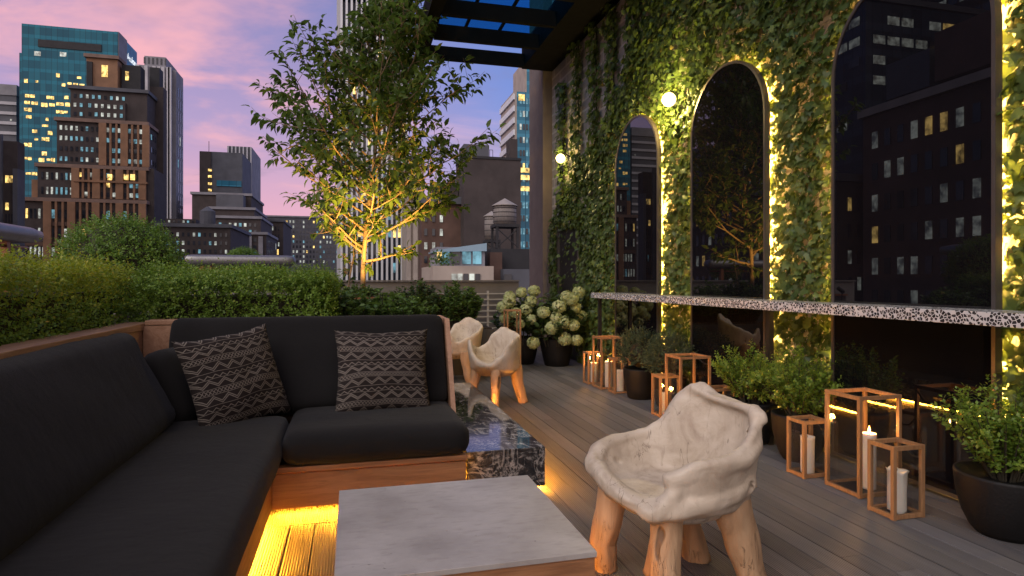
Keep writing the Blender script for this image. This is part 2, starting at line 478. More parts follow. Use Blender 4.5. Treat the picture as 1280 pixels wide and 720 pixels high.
# ------------------------------------------------------------------ mesh helpers
class MB:
    def __init__(s): s.v, s.f, s.mi = [], [], []
    def add(s, v, f, mi=0):
        o = len(s.v); s.v += [tuple(p) for p in v]; s.f += [tuple(i + o for i in q) for q in f]; s.mi += [mi] * len(f)
        return s
    def box(s, x0, x1, y0, y1, z0, z1, mi=0):
        v = [(x, y, z) for x in (x0, x1) for y in (y0, y1) for z in (z0, z1)]
        return s.add(v, [(0, 1, 3, 2), (4, 6, 7, 5), (0, 4, 5, 1), (2, 3, 7, 6), (0, 2, 6, 4), (1, 5, 7, 3)], mi)
    def tube(s, pts, rad, n=8, cap=True, wob=0.0, seed=0):
        pts = [Vector(p) for p in pts]; rad = rad if isinstance(rad, (list, tuple)) else [rad] * len(pts)
        v, f = [], []; u = None
        for i, p in enumerate(pts):
            t = (pts[min(i + 1, len(pts) - 1)] - pts[max(i - 1, 0)]).normalized()
            if u is None: u = t.orthogonal().normalized()
            else: u = (u - t * u.dot(t)).normalized()
            w = t.cross(u)
            for k in range(n):
                a = 2 * math.pi * k / n; d = u * math.cos(a) + w * math.sin(a); r = rad[i]
                if wob: r *= 1 + wob * mnoise.noise((p + d * r * 1.0) * 9 + Vector((seed, 0, 0)))
                v.append(p + d * r)
        for i in range(len(pts) - 1):
            for k in range(n):
                f.append((i * n + k, i * n + (k + 1) % n, (i + 1) * n + (k + 1) % n, (i + 1) * n + k))
        if cap: f += [tuple(range(n - 1, -1, -1)), tuple(range((len(pts) - 1) * n, len(pts) * n))]
        return s.add(v, f)
    def lathe(s, prof, c=(0, 0, 0), n=32):
        v, f = [], []
        for r, z in prof:
            for k in range(n):
                a = 2 * math.pi * k / n; v.append((c[0] + r * math.cos(a), c[1] + r * math.sin(a), c[2] + z))
        for i in range(len(prof) - 1):
            for k in range(n): f.append((i * n + k, i * n + (k + 1) % n, (i + 1) * n + (k + 1) % n, (i + 1) * n + k))
        f += [tuple(range(n - 1, -1, -1)), tuple(range((len(prof) - 1) * n, len(prof) * n))]
        return s.add(v, f)
    def build(s, name, mat, parent=None, smooth=False, bevel=0.0, world=True, kind=None):
        me = bpy.data.meshes.new(name)
        off = Vector(parent_loc(parent)) if (parent is not None and world) else Vector((0, 0, 0))
        me.from_pydata([tuple(Vector(p) - off) for p in s.v], [], s.f)
        mats = mat if isinstance(mat, (list, tuple)) else [mat]
        for m in mats: me.materials.append(m)
        if len(mats) > 1: me.polygons.foreach_set('material_index', s.mi)
        if smooth: me.polygons.foreach_set('use_smooth', [True] * len(me.polygons))
        if bevel:
            bm = bmesh.new(); bm.from_mesh(me)
            bmesh.ops.bevel(bm, geom=bm.edges[:], offset=bevel, segments=2, affect='EDGES', profile=.6); bm.to_mesh(me); bm.free()
        me.validate(); me.update()
        o = bpy.data.objects.new(name, me); COL.objects.link(o)
        if parent is not None: o.parent = parent
        if kind: o['kind'] = kind
        return o


def parent_loc(p):
    l = Vector(p.location)
    while p.parent: p = p.parent; l += Vector(p.location)
    return l


def tag(o, label=None, cat=None, group=None, kind=None):
    if label: o['label'] = label
    if cat: o['category'] = cat
    if group: o['group'] = group
    if kind: o['kind'] = kind
    return o


def thing(name, label, cat, loc=(0, 0, 0), group=None, rz=0.0):
    o = bpy.data.objects.new(name, None); o.empty_display_size = .1; COL.objects.link(o)
    o.location = loc; o.rotation_euler = (0, 0, rz)
    return tag(o, label, cat, group)


def children(o): return [c for c in bpy.data.objects if c.parent == o]


def dup(root, loc, label, rz=0.0, scale=1.0):
    kids = list(root.children)
    r = root.copy(); COL.objects.link(r); r.location = loc; r.rotation_euler = (0, 0, rz); r.scale = (scale,) * 3; r['label'] = label
    for ch in kids:
        c = ch.copy(); COL.objects.link(c); c.parent = r
        for gch in list(ch.children):
            d = gch.copy(); COL.objects.link(d); d.parent = c
    return r


def mesh_obj(name, me, mat, parent=None):
    for m in (mat if isinstance(mat, (list, tuple)) else [mat]): me.materials.append(m)
    o = bpy.data.objects.new(name, me); COL.objects.link(o)
    if parent is not None: o.parent = parent
    return o


def nz(p, s=1.0, seed=0.0): return mnoise.noise(Vector((p[0] * s + seed, p[1] * s - seed * .7, p[2] * s + seed * 1.3)))


def rbox(half, r, cuts=10, puff=(0, 0, 0), wr=0.004, seed=0):
    """soft-edged block (cushion): returns verts and faces round the origin"""
    bm = bmesh.new(); bmesh.ops.create_cube(bm, size=2)
    bmesh.ops.subdivide_edges(bm, edges=bm.edges[:], cuts=cuts, use_grid_fill=True)
    hx = Vector(half)
    for v in bm.verts:
        p = v.co.copy()
        q = Vector([math.copysign(1 - (1 - abs(c)) ** 1.35, c) * h for c, h in zip(p, hx)])
        inner = Vector([max(-(h - r), min(h - r, c)) for c, h in zip(q, hx)])
        d = q - inner
        nn = d.normalized() if d.length > 1e-7 else Vector((0, 0, 0))
        q = inner + nn * r
        u = [c / h for c, h in zip(q, hx)]
        q += Vector((puff[0] * (1 - u[1] ** 2) * (1 - u[2] ** 2) * u[0], puff[1] * (1 - u[0] ** 2) * (1 - u[2] ** 2) * u[1], puff[2] * (1 - u[0] ** 2) * (1 - u[1] ** 2) * u[2]))
        q += nn * (wr * (nz(q, 5, seed) + .6 * nz(q, 13, seed + 3)))
        v.co = q
    bm.verts.index_update()
    vs = [v.co.copy() for v in bm.verts]; fs = [tuple(v.index for v in f.verts) for f in bm.faces]
    bm.free(); return vs, fs


def cushion(name, parent, mat, c, half, r, rot=(0, 0, 0), **kw):
    vs, fs = rbox(half, r, **kw)
    R = Matrix.Rotation(rot[2], 4, 'Z') @ Matrix.Rotation(rot[1], 4, 'Y') @ Matrix.Rotation(rot[0], 4, 'X')
    mb = MB(); mb.add([R @ v + Vector(c) for v in vs], fs)
    return mb.build(name, mat, parent, smooth=True)


# leaf templates: x = side, y = forward, z = normal
T_SMALL = ([(0, 0, 0), (-.30, .5, .07), (0, 1, 0), (.30, .5, .07)], [(0, 2, 1), (0, 3, 2)])
T_OVAL = ([(0, 0, 0), (-.30, .28, .06), (-.30, .62, .05), (0, 1, -.08), (.30, .62, .05), (.30, .28, .06), (0, .5, -.01)], [(0, 6, 2, 1), (6, 3, 2), (0, 5, 4, 6), (6, 4, 3)])
T_POINT = ([(0, 0, 0), (-.22, .30, .06), (-.19, .62, .0), (0, 1, -.26), (.19, .62, .0), (.22, .30, .06), (0, .5, -.03)], [(0, 6, 2, 1), (6, 3, 2), (0, 5, 4, 6), (6, 4, 3)])
T_IVY = ([(0, 0, 0), (-.30, -.16, -.02), (-.50, .10, -.07), (-.30, .34, .03), (-.36, .60, -.05), (-.13, .58, .02), (0, .98, -.10), (.13, .58, .02), (.36, .60, -.05), (.30, .34, .03), (.50, .10, -.07), (.30, -.16, -.02), (0, .45, .05)],
         [(0, 12, 3, 2, 1), (12, 5, 4, 3), (12, 6, 5), (0, 1 + 10, 10, 9, 12), (12, 9, 8, 7), (12, 7, 6)])
T_FLORET = ([(0, 0, 0), (-.5, -.1, .1), (-.42, .42, .12), (.0, .55, .1), (.42, .42, .12), (.5, -.1, .1), (.38, -.5, .1), (-.38, -.5, .1)], [(0, 3, 2, 1), (0, 5, 4, 3), (0, 1, 7), (0, 6, 5)])


def norm(a): return a / np.maximum(np.linalg.norm(a, axis=1, keepdims=True), 1e-9)


def leaf_mesh(name, mat, parent, T, pos, fwd, nrm, size, smooth=False):
    tv = np.array(T[0], float); n = len(pos)
    fwd = norm(fwd); nrm = nrm - fwd * np.sum(nrm * fwd, 1, keepdims=True); nrm = norm(nrm); side = np.cross(fwd, nrm)
    off = np.array(parent_loc(parent)) if parent is not None else np.zeros(3)
    V = (pos - off)[:, None, :] + size[:, None, None] * (tv[None, :, 0:1] * side[:, None, :] + tv[None, :, 1:2] * fwd[:, None, :] + tv[None, :, 2:3] * nrm[:, None, :])
    k = len(tv)
    lens = [len(f) for f in T[1]]; flat = np.array([i for f in T[1] for i in f])
    loops = (np.arange(n)[:, None] * k + flat[None, :]).ravel()
    tot = np.tile(np.array(lens), n); start = np.concatenate([[0], np.cumsum(tot)[:-1]])
    me = bpy.data.meshes.new(name)
    me.vertices.add(n * k); me.vertices.foreach_set('co', V.reshape(-1).astype(np.float32))
    me.loops.add(len(loops)); me.loops.foreach_set('vertex_index', loops.astype(np.int32))
    me.polygons.add(len(tot)); me.polygons.foreach_set('loop_start', start.astype(np.int32))
    try: me.polygons.foreach_set('loop_total', tot.astype(np.int32))
    except Exception: pass
    me.update(calc_edges=True); me.validate()
    o = mesh_obj(name, me, mat, parent)
    return o


def rnd_dirs(n):
    a = rng.normal(size=(n, 3)); return norm(a)


def sprigs(base, direc, length, per, lsize, spread=.8):
    """leaves set alternately along short shoots: returns pos, fwd, nrm, size"""
    n = len(base); direc = norm(direc)
    ref = rnd_dirs(n); s1 = norm(np.cross(direc, ref)); s2 = np.cross(direc, s1)
    P, Fw, Nn, S = [], [], [], []
    for k in range(per):
        t = (k + .5) / per; ang = k * 2.4 + rng.uniform(0, .6, n)
        lat = s1 * np.cos(ang)[:, None] + s2 * np.sin(ang)[:, None]
        P.append(base + direc * (length * t)[:, None])
        f = direc * (1 - spread * (1 - t * .6)) + lat * spread + rng.normal(scale=.15, size=(n, 3)); Fw.append(f)
        Nn.append(direc * .9 + np.array([0, 0, .5]) - lat * .2 + rng.normal(scale=.25, size=(n, 3)))
        S.append(lsize * rng.uniform(.7, 1.25, n) * (1 - .25 * t))
    return np.concatenate(P), np.concatenate(Fw), np.concatenate(Nn), np.concatenate(S)


# ================================================================== SETTING
GROUND = -62.0
MB().box(-1500, 1500, -600, 2200, GROUND - 1, GROUND).build('ground', M['ground'])['kind'] = 'structure'

# terrace floor: one slab and the deck boards on it
MB().box(-4.6, 3.42, -3.5, 13.2, -.40, -.032).build('terrace_slab', M['slab'])['kind'] = 'structure'


def build_deck():
    mb = MB(); pitch, gap = .122, .0065
    x = -1.40
    rr = random.Random(5)
    while x < 3.40:
        x1 = min(x + pitch - gap, 3.415)
        segs = [(-1.2, 10.9)]
        if -.55 < x < .60: segs = [(-1.2, 3.325), (3.56, 10.9)]
        for a, b in segs:
            y = a; first = True
            while y < b - .01:
                L = rr.uniform(1.2, 3.6) if first else 3.66
                first = False
                e = min(y + L, b)
                if b - e < .3: e = b
                mb.box(x, x1, y + .0015, e - .0015, -.03, 0.0)
                y = e
        x += pitch
    mb.box(-.50, .64, 3.33, 3.555, -.03, 0.0)      # board laid across in front of the bench panel
    o = mb.build('deck', M['deck']); o['kind'] = 'structure'


build_deck()

# our own building below the terrace
ob = MB().box(-4.5, 14, -8, 13.1, GROUND, -.402).build('building_base', M['b_dark']); ob['kind'] = 'structure'

# right-hand wall -------------------------------------------------------------
WX = 3.42
wall = MB().box(WX, 12.0, -5, 10.35, -.4, 8.2).build('brick_wall', M['brick'])
tag(wall, 'tall pale painted brick wall behind the ivy', 'wall')
pier = MB().box(3.25, 12.0, 10.352, 11.2, -.4, 8.2).build('wall_pier', M['stucco'])
tag(pier, 'rosy grey pier at the far end of the ivy wall', 'pillar')
dr = thing('door', 'dark doorway standing in the ivy wall near the far pier', 'door', (WX, 9.45, 0))
dp = MB().box(WX - .03, WX - .002, 8.95, 9.85, 0, 2.15).build('door_panel', M['black_metal'], dr)
MB().tube([(WX - .032, 9.05, 1.0), (WX - .07, 9.05, 1.0), (WX - .07, 9.17, 1.0)], .009, 8).build('handle', M['steel'], dp)
fr = MB(); fr.box(WX - .06, WX - .002, 9.852, 9.93, 0, 2.23); fr.box(WX - .06, WX - .002, 8.87, 8.948, 0, 2.23); fr.box(WX - .06, WX - .002, 8.948, 9.852, 2.152, 2.23)
fr.build('door_frame', M['mirror_frame'], dr)

# pergola roof -----------------------------------------------------------------
pg = thing('pergola', 'black steel and glass canopy over the far end of the deck', 'pergola', (3.0, 10.1, 0))
PZ = 4.92


def pbox(name, *a, mat='pergola', bevel=0): return MB().box(*a).build(name, M[mat], pg, bevel=bevel)


pbox('wall_beam', 2.86, WX - .003, 2.0, 10.34, PZ + .02, PZ + .42)
pbox('edge_beam', 1.02, 1.20, 2.0, 10.34, PZ + .02, PZ + .40)
yy = 10.24
for k in range(9):
    pbox('cross_beam', 1.202, 2.858, yy - .08, yy, PZ, PZ + .22); yy -= .86
for x in (1.75, 2.3):
    pbox('glazing_bar', x - .02, x + .02, 2.2, 10.2, PZ + .345, PZ + .385)
pbox('roof_glass', 1.202, 2.858, 2.2, 10.2, PZ + .39, PZ + .40, mat='pglass')

# parapet and its white rails ----------------------------------------------------
pw = thing('parapet', 'low grey parapet wall closing the far end of the terrace', 'wall', (1.0, 11.6, 0))
MB().box(-4.5, 3.16, 11.65, 11.85, -.03, 1.235).build('wall_body', M['parapet'], pw)
MB().box(-4.5, 3.165, 11.60, 11.90, 1.237, 1.262).build('coping', M['parapet'], pw)
rl = thing('railing', 'white metal railing of thin bars in front of the grey parapet', 'railing', (2.3, 11.5, 0))
for k in range(9):
    MB().box(1.3, 3.15, 11.50, 11.52, .115 + .11 * k, .135 + .11 * k).build('rail_bar', M['white_metal'], rl)
for x in (1.35, 2.52, 3.12):
    MB().box(x - .018, x + .018, 11.522, 11.558, 0, 1.06).build('post', M['white_metal'], rl)


# big rounded parapet handrails
def handrail(label, a, b, z, w, h, posts, loc):
    t = thing('handrail', label, 'handrail', loc, 'rounded steel handrails at the terrace edge')
    a, b = Vector(a), Vector(b); d = (b - a); L = d.length; c = (a + b) / 2
    ang = math.atan2(d.y, d.x)
    cushion('rail_cap', t, M['steel'], (c.x, c.y, z), (L / 2, w / 2, h / 2), h * .49, (0, 0, ang), cuts=14, wr=0)
    dn = d.normalized()
    MB().tube([a + dn * .1 + Vector((0, 0, z - h * .78)), b - dn * .1 + Vector((0, 0, z - h * .78))], .018, 8).build('lower_tube', M['copper'], t, True)
    for k in posts:
        p = a + dn * k
        MB().box(p.x - .035, p.x + .035, p.y - .035, p.y + .035, -.03, z - h * .45).build('post', M['copper'], t)


handrail('steel handrail with rounded end in front of the brown tiered building', (-3.85, 1.5, 0), (-3.85, 8.9, 0), 1.80, .34, .19, (6.8, 4.2, 1.6), (-3.85, 5.2, 0))
handrail('dark steel handrail above the middle hedge, to the right of the round topiary', (-2.92, 12.2, 0), (-1.02, 12.2, 0), 1.62, .30, .20, (.30, .42, 1.50), (-2, 12.2, 0))

# ================================================================== CITY
FACE = {'-Y': (0, -1), '+X': (1, 0), '-X': (-1, 0), '+Y': (0, 1)}
WMATS = ('w_dark', 'w_lit', 'w_pale', 'w_cyan')


class Bld:
    def __init__(s, name, label, loc, group='city buildings beyond the terrace', cat='building'):
        s.t = thing(name, label, cat, loc, group); s.wins = []; s.cache = {}; s.r = random.Random(hash(label) % 1000 if False else len(label) * 7 + int(abs(loc[0]) * 3))
    def box(s, part, x0, x1, y0, y1, z0, z1, mat): return MB().box(x0, x1, y0, y1, z0, z1).build(part, M[mat], s.t)
    def win(s, face, u, plane, z, w, h, k): s.wins.append((face, u, plane, z, w, h, k))
    def grid(s, face, u0, u1, plane, z0, z1, nu, nz_, wf=.5, hf=.55, p=(.8, .08, .06, .06), skip=0.0):
        du, dz = (u1 - u0) / nu, (z1 - z0) / nz_
        for j in range(nz_):
            for i in range(nu):
                if s.r.random() < skip: continue
                k = s.r.choices(range(4), p)[0]
                s.win(face, u0 + (i + .5) * du, plane, z0 + (j + .5) * dz, du * wf, dz * hf, k)
    def done(s, cap=70):
        W = sorted(s.wins, key=lambda w: -(w[3] + (25 if w[6] else 0))); rest = MB()
        org = parent_loc(s.t)
        for n, (face, u, pl, z, w, h, k) in enumerate(W):
            t = .06
            if face in ('-Y', '+Y'):
                sg = FACE[face][1]; c = Vector((u, pl + sg * .06, z)); d = (w / 2, t / 2, h / 2)
            else:
                sg = FACE[face][0]; c = Vector((pl + sg * .06, u, z)); d = (t / 2, w / 2, h / 2)
            if n < cap:
                key = (face in ('-Y', '+Y'), round(w, 3), round(h, 3), k)
                if key not in s.cache:
                    o = MB().box(-d[0], d[0], -d[1], d[1], -d[2], d[2]).build('window', M[WMATS[k]]); s.cache[key] = o
                    o.parent = s.t
                else:
                    o = s.cache[key].copy(); COL.objects.link(o); o.parent = s.t
                o.location = c - org
            else:
                rest.box(c.x - d[0], c.x + d[0], c.y - d[1], c.y + d[1], c.z - d[2], c.z + d[2], k)
        if rest.v: rest.build('window', [M[m] for m in WMATS], s.t, kind='stuff')


def Zb(py, px, Y): return ZatY(px, py, Y)


# --- teal glass tower
Y = 230.0; xl, xr = XatY(27, Y), XatY(147, Y); zt = ZatY(147, 40, Y)
b = Bld('glass_tower', 'teal glass tower, tallest of the skyline, with yellow lit floors', ((xl + xr) / 2, Y, GROUND))
b.box('curtain_wall', xl, xr, Y, Y + 19, GROUND, zt, 'teal')
b.box('side_wing', XatY(21, Y), xl, Y + 1.5, Y + 18, GROUND, ZatY(24, 64, Y), 'teal')
b.box('side_panel', xr - 1, xr + .3, Y + .3, Y + 8, zt - 14, zt + .2, 'b_grey')
b.box('louvre_band', XatY(48, Y), XatY(127, Y), Y - .3, Y + .3, ZatY(90, 62, Y), ZatY(90, 53, Y), 'b_black')
for (px0, px1, py) in [(30, 35, 101), (44, 48, 102), (60, 64, 103), (77, 82, 106), (84, 90, 105), (91, 98, 106), (99, 106, 107), (31, 44, 120), (58, 68, 122), (70, 78, 122), (80, 86, 122), (30, 38, 128), (39, 48, 129), (51, 60, 131), (61, 69, 131), (70, 80, 130), (81, 88, 131), (30, 40, 137), (70, 85, 140), (32, 40, 146), (57, 61, 149), (52, 61, 157), (40, 48, 165), (53, 66, 166), (40, 47, 164), (43, 48, 174), (52, 62, 174), (30, 40, 181), (52, 59, 192), (60, 68, 190), (30, 40, 198), (48, 56, 200), (58, 69, 200), (32, 47, 217), (70, 75, 94), (96, 102, 97)]:
    zc = ZatY((px0 + px1) / 2, py, Y); x0, x1 = XatY(px0, Y), XatY(px1, Y)
    n_ = max(1, round((x1 - x0) / 1.35)); w_ = (x1 - x0) / n_
    for q in range(n_):
        if b.r.random() < .88: b.win('-Y', x0 + (q + .5) * w_, Y, zc + b.r.uniform(-.05, .05), w_ * .86, b.r.choice((1.0, 1.0, .7, 1.25)), 1)
for (px, py) in ((47, 67), (79, 68), (114, 72)):
    b.win('-Y', XatY(px, Y), Y, ZatY(px, py, Y), 1.8, 1.4, 2)
b.done()
# white letters on the shaded side of the tower
fc = bpy.data.curves.new('sign_letters', 'FONT'); fc.body = 'salesforce'; fc.size = 3.3; fc.extrude = .05; fc.align_x = 'CENTER'
tmp = bpy.data.objects.new('tmp', fc); COL.objects.link(tmp)
bpy.context.view_layer.update()
me = bpy.data.meshes.new_from_object(tmp.evaluated_get(bpy.context.evaluated_depsgraph_get())); bpy.data.objects.remove(tmp)
sg = mesh_obj('sign_lettering', me, emis('sign_white', (.85, .92, 1), .9, False), b.t)
sg.rotation_euler = (math.pi / 2, 0, math.pi / 2); sg.location = (xr + .12 - b.t.location.x, 13.4, zt - 5.8 - GROUND)

# --- brown setback building
Y = 150.0
b = Bld('brick_building', 'brown stepped brick building with terracotta piers in front of the teal tower', (XatY(110, Y), Y, GROUND))


def tier(b, px0, px1, Yf, dep, py, wall='b_brown', ledge='b_ledge', bottom=GROUND):
    x0, x1 = XatY(px0, Yf), XatY(px1, Yf); z = ZatY((px0 + px1) / 2, py, Yf)
    b.box('tier', x0, x1, Yf, Yf + dep, bottom, z, wall)
    b.box('ledge', x0 - .4, x1 + .4, Yf - .45, Yf + dep, z + .002, z + .75, ledge)
    return x0, x1, z


x0, x1, z1 = tier(b, 28, 182, Y, 9, 253, 'b_dark')


def piers(b, wide, Yf, zb, zt, right):
    for i, px in enumerate(wide):
        xx = XatY(px, Yf); b.box('pier', xx - .72, xx + .72, Yf - .5, Yf - .002, zb, zt - .01, 'b_pier')
        nxt = wide[i + 1] if i + 1 < len(wide) else None
        if nxt:
            for q in (.36, .64):
                xq = XatY(px + (nxt - px) * q, Yf); b.box('mullion_pier', xq - .2, xq + .2, Yf - .4, Yf - .002, zb, zt - .01, 'b_pier')


piers(b, (60, 90, 120.5, 150, 178.5), Y, GROUND + 10, z1, 182)
b.box('spandrel', XatY(64, Y), XatY(178, Y), Y - .3, Y - .003, z1 - 5.1, z1 - 4.3, 'b_brown'); b.box('spandrel', XatY(30, Y), XatY(178, Y), Y - .3, Y - .003, z1 - 9.4, z1 - 8.6, 'b_brown')
b.grid('-Y', XatY(31, Y), XatY(57, Y), Y, z1 - 16.6, z1 - .6, 5, 4, .5, .5, (.58, .12, .22, .08))
for a_, b_ in ((63, 87), (93, 117), (124, 147), (153, 176)): b.grid('-Y', XatY(a_, Y), XatY(b_, Y), Y, z1 - 16.6, z1 - .6, 3, 4, .62, .45, (.62, .08, .18, .12))
b.box('side_bay', XatY(182, Y), XatY(190, Y), Y + 1.5, Y + 9, GROUND, z1 + 8, 'b_dark')
Y2 = 151.2
x0, x1, z2 = tier(b, 47, 184, Y2, 8, 211, 'b_dark')
piers(b, (95, 121, 150, 178.5), Y2, z1 + 1, z2, 184)
b.box('ledge', XatY(93, Y2), x1 + .2, Y2 - .7, Y2 - .003, ZatY(140, 229, Y2), ZatY(140, 226.5, Y2), 'b_pier')
b.box('corner_pier', XatY(38, Y2), XatY(46, Y2), Y2 + .5, Y2 + 4, GROUND, ZatY(42, 224, Y2), 'b_pier')
b.grid('-Y', XatY(50, Y2), XatY(92, Y2), Y2, z1 + .9, z2 - .3, 7, 2, .42, .48, (.62, .04, .24, .10))
for a_, b_ in ((98, 118), (124, 147), (153, 176)): b.grid('-Y', XatY(a_, Y2), XatY(b_, Y2), Y2, z1 + .9, z2 - .3, 3, 3, .6, .45, (.55, .05, .2, .2))
for px in (138.5, 159, 167): b.win('-Y', XatY(px, Y2), Y2 - .55, ZatY(px, 222, Y2), .9, 1.25, 1)
Y3 = 152.4
x0, x1, z3 = tier(b, 71, 184, Y3, 7, 154, 'b_dark')
piers(b, (129, 156, 183), Y3, z2 + 1, z3, 184)
b.grid('-Y', XatY(73, Y3), XatY(125, Y3), Y3, z2 + 1, z3 - .3, 8, 4, .45, .42, (.38, .02, .22, .38))
for a_, b_ in ((132, 153), (159, 180)): b.grid('-Y', XatY(a_, Y3), XatY(b_, Y3), Y3, z2 + 1, z3 - .3, 3, 4, .6, .42, (.35, .02, .25, .38))
b.grid('+X', Y3 + .5, Y3 + 6.5, XatY(184, Y3), z2 - 16, z3 - .5, 4, 9, .4, .4, (.75, .03, .14, .08))
Y4 = 153.5
x0, x1, z4 = tier(b, 88, 184, Y4, 6, 114, 'b_dark', 'b_slate')
b.grid('-Y', XatY(90, Y4), XatY(158, Y4), Y4, z3 + 1, z4 - .5, 9, 3, .42, .42, (.35, .02, .33, .30))
b.box('set_back', XatY(108, Y4), XatY(158, Y4), Y4 - .7, Y4 - .003, z3 + .8, ZatY(130, 128, Y4), 'b_dark')
b.grid('-Y', XatY(110, Y4), XatY(157, Y4), Y4 - .7, z3 + 1, ZatY(130, 128.5, Y4), 6, 2, .42, .45, (.3, .02, .38, .30))
Y5 = 155.0
x0, x1, z5 = tier(b, 108, 147, Y5, 4, 73, 'b_pier', 'b_ledge')
b.win('-Y', XatY(131, Y5), Y5, ZatY(131, 89, Y5), 1.2, 2.6, 1)
b.box('roof_house', XatY(109, Y5), XatY(116, Y5), Y5 - .4, Y5, z4, z5 - 1, 'b_black')
b.box('roof_house', XatY(150, Y5), XatY(174, Y5), Y5 + 1, Y5 + 4, z4, ZatY(165, 80, Y5), 'b_black')
b.box('roof_house', XatY(178, Y5), XatY(191, Y5), Y5 + 5, Y5 + 8, z4 - 20, ZatY(185, 75, Y5), 'b_black')
b.box('roof_house', XatY(176, Y4), XatY(194, Y4), Y4 + 6.2, Y4 + 9, GROUND, ZatY(186, 98, Y4), 'b_dark')
b.win('-Y', XatY(157, Y5), Y5 + 1, ZatY(157, 93, Y5), .7, 2.0, 1)
b.done(100)

# --- grey stone tower behind it
Y = 205.0
b = Bld('stone_tower', 'pale grey stone tower with vertical window strips right of the teal tower', (XatY(195, Y), Y, GROUND))
xl, xr = XatY(172, Y), XatY(213, Y)
b.box('wall', xl, xr, Y, Y + 14, GROUND, ZatY(190, 82, Y), 'b_grey')
b.box('crown_block', xl + 1.5, xr - 1.5, Y + 1, Y + 13, ZatY(190, 82, Y), ZatY(190, 69, Y), 'b_grey')
b.box('side_wing', xr, XatY(218, Y), Y + 2, Y + 10, GROUND, ZatY(215, 85, Y), 'b_grey')
zt = ZatY(190, 88, Y)
for px in (172.6, 183, 193, 199, 204, 210.5, 212.6): xx = XatY(px, Y); b.box('pilaster', xx - .45, xx + .45, Y - .5, Y - .07, GROUND, ZatY(190, 83, Y), 'b_pale')
for px in (196, 201, 207):
    for j in range(26): b.win('-Y', XatY(px, Y), Y, zt - 4 - j * 2.5, .9, 1.6, b.r.choices(range(4), (.6, .06, .1, .24))[0])
b.grid('-Y', xl + 1, xr - 1, Y + 1, zt + 1.8, zt + 4.5, 6, 1, .4, .7, (1, 0, 0, 0))
b.grid('+X', Y + 3, Y + 9.5, XatY(218, Y), -20, zt - 3, 3, 22, .35, .75, (.93, .03, .02, .02))
b.done(60)

# --- left edge buildings
Y = 240.0
b = Bld('office_building', 'grey office block with pale horizontal bands at the left edge of the skyline', (XatY(-20, Y), Y, GROUND))
xl, xr = XatY(-70, Y), XatY(20.5, Y); zt = ZatY(10, 119, Y)
b.box('wall', xl, xr, Y, Y + 20, GROUND, zt, 'b_slate')
b.box('parapet', xl, xr + .2, Y - .3, Y + 20, zt, zt + 3.5, 'b_grey')
for k in range(14): b.box('band', xl, xr + .1, Y - .35, Y - .002, zt - 3.2 - k * 3.3, zt - 2.2 - k * 3.3, 'b_pale')
b.win('-Y', XatY(14, Y), Y, ZatY(14, 150, Y), .6, .6, 2)
b.done()
Y = 130.0
b = Bld('office_building', 'dark narrow block with two yellow windows, below the grey banded office block', (XatY(0, Y), Y, GROUND))
xl, xr = XatY(-60, Y), XatY(22, Y); zt = ZatY(5, 176, Y)
b.box('wall', xl, xr, Y, Y + 2.5, GROUND, zt, 'b_dark'); b.box('corner_pier', XatY(-2, Y), XatY(4, Y), Y - .6, Y - .002, GROUND, zt + 1, 'b_slate'); b.box('corner_pier', XatY(18, Y), XatY(24, Y), Y - .6, Y + 2, GROUND, zt - 5, 'b_slate')
for px, py in ((9, 224), (14, 224), (9, 258)): b.win('-Y', XatY(px, Y), Y, ZatY(px, py, Y), .5, 1.3, 1)
b.grid('-Y', XatY(6, Y), XatY(17, Y), Y, -4, 14, 3, 6, .35, .5, (.9, .0, .05, .05))
b.done()

# --- mid-left cluster
Y = 260.0
b = Bld('office_tower', 'slate grey slab tower with one column of small lit windows', (XatY(275, Y), Y, GROUND))
xl, xr = XatY(250, Y), XatY(303, Y); zt = ZatY(275, 190, Y)
b.box('wall', xl, xr, Y, Y + 22, GROUND, zt, 'b_slate'); b.box('side_bay', XatY(250, Y), XatY(264, Y), Y - .8, Y - .002, GROUND, zt - .2, 'b_dark')
for k, py in enumerate((213, 221, 230, 238)): b.win('-Y', XatY(263, Y), Y - .8, ZatY(263, py, Y), 1.3, .9, 1)
b.box('glazed_band', XatY(271, Y), XatY(302, Y), Y - .4, Y - .002, ZatY(285, 233, Y), ZatY(285, 226, Y), 'teal2')
MB().tube([(XatY(259, Y), Y + 3, zt), (XatY(259, Y), Y + 3, zt + 4.6)], .12, 6).build('antenna', M['b_black'], b.t)
b.done()
Y = 285.0
b = Bld('office_tower', 'blue grey tower with thin pale vertical stripes behind the slate slab', (XatY(300, Y), Y, GROUND))
xl, xr = XatY(284, Y), XatY(314, Y); zt = ZatY(298, 183, Y)
b.box('wall', xl, xr, Y, Y + 26, GROUND, zt, 'b_slate')
for k in range(7): xx = xl + (xr - xl) * (k + .1) / 6.3; b.box('fin', xx, xx + .5, Y - .5, Y - .002, GROUND, zt - .1, 'b_pale')
b.box('side_face', xr, xr + .3, Y + .2, Y + 26, GROUND, zt - .15, 'b_grey')
for px in (306, 310): b.win('-Y', XatY(px, Y), Y - .1, ZatY(px, 249, Y), 1.4, 1.5, 1)
b.done()
Y = 190.0
b = Bld('stone_building', 'dark tiered stone building with paired pale windows below the slate tower', (XatY(290, Y), Y, GROUND))
for (p0, p1, yo, py) in ((240, 314, 14, 244), (263, 318, 8, 262), (262, 326, 4, 273), (280, 333, 0, 293)):
    tier(b, p0, p1, Y + yo, 26, py, 'b_dark', 'b_grey')
b.box('roof_house', XatY(270, Y + 9), XatY(304, Y + 9), Y + 9, Y + 22, 0, ZatY(288, 238, Y), 'b_slate')
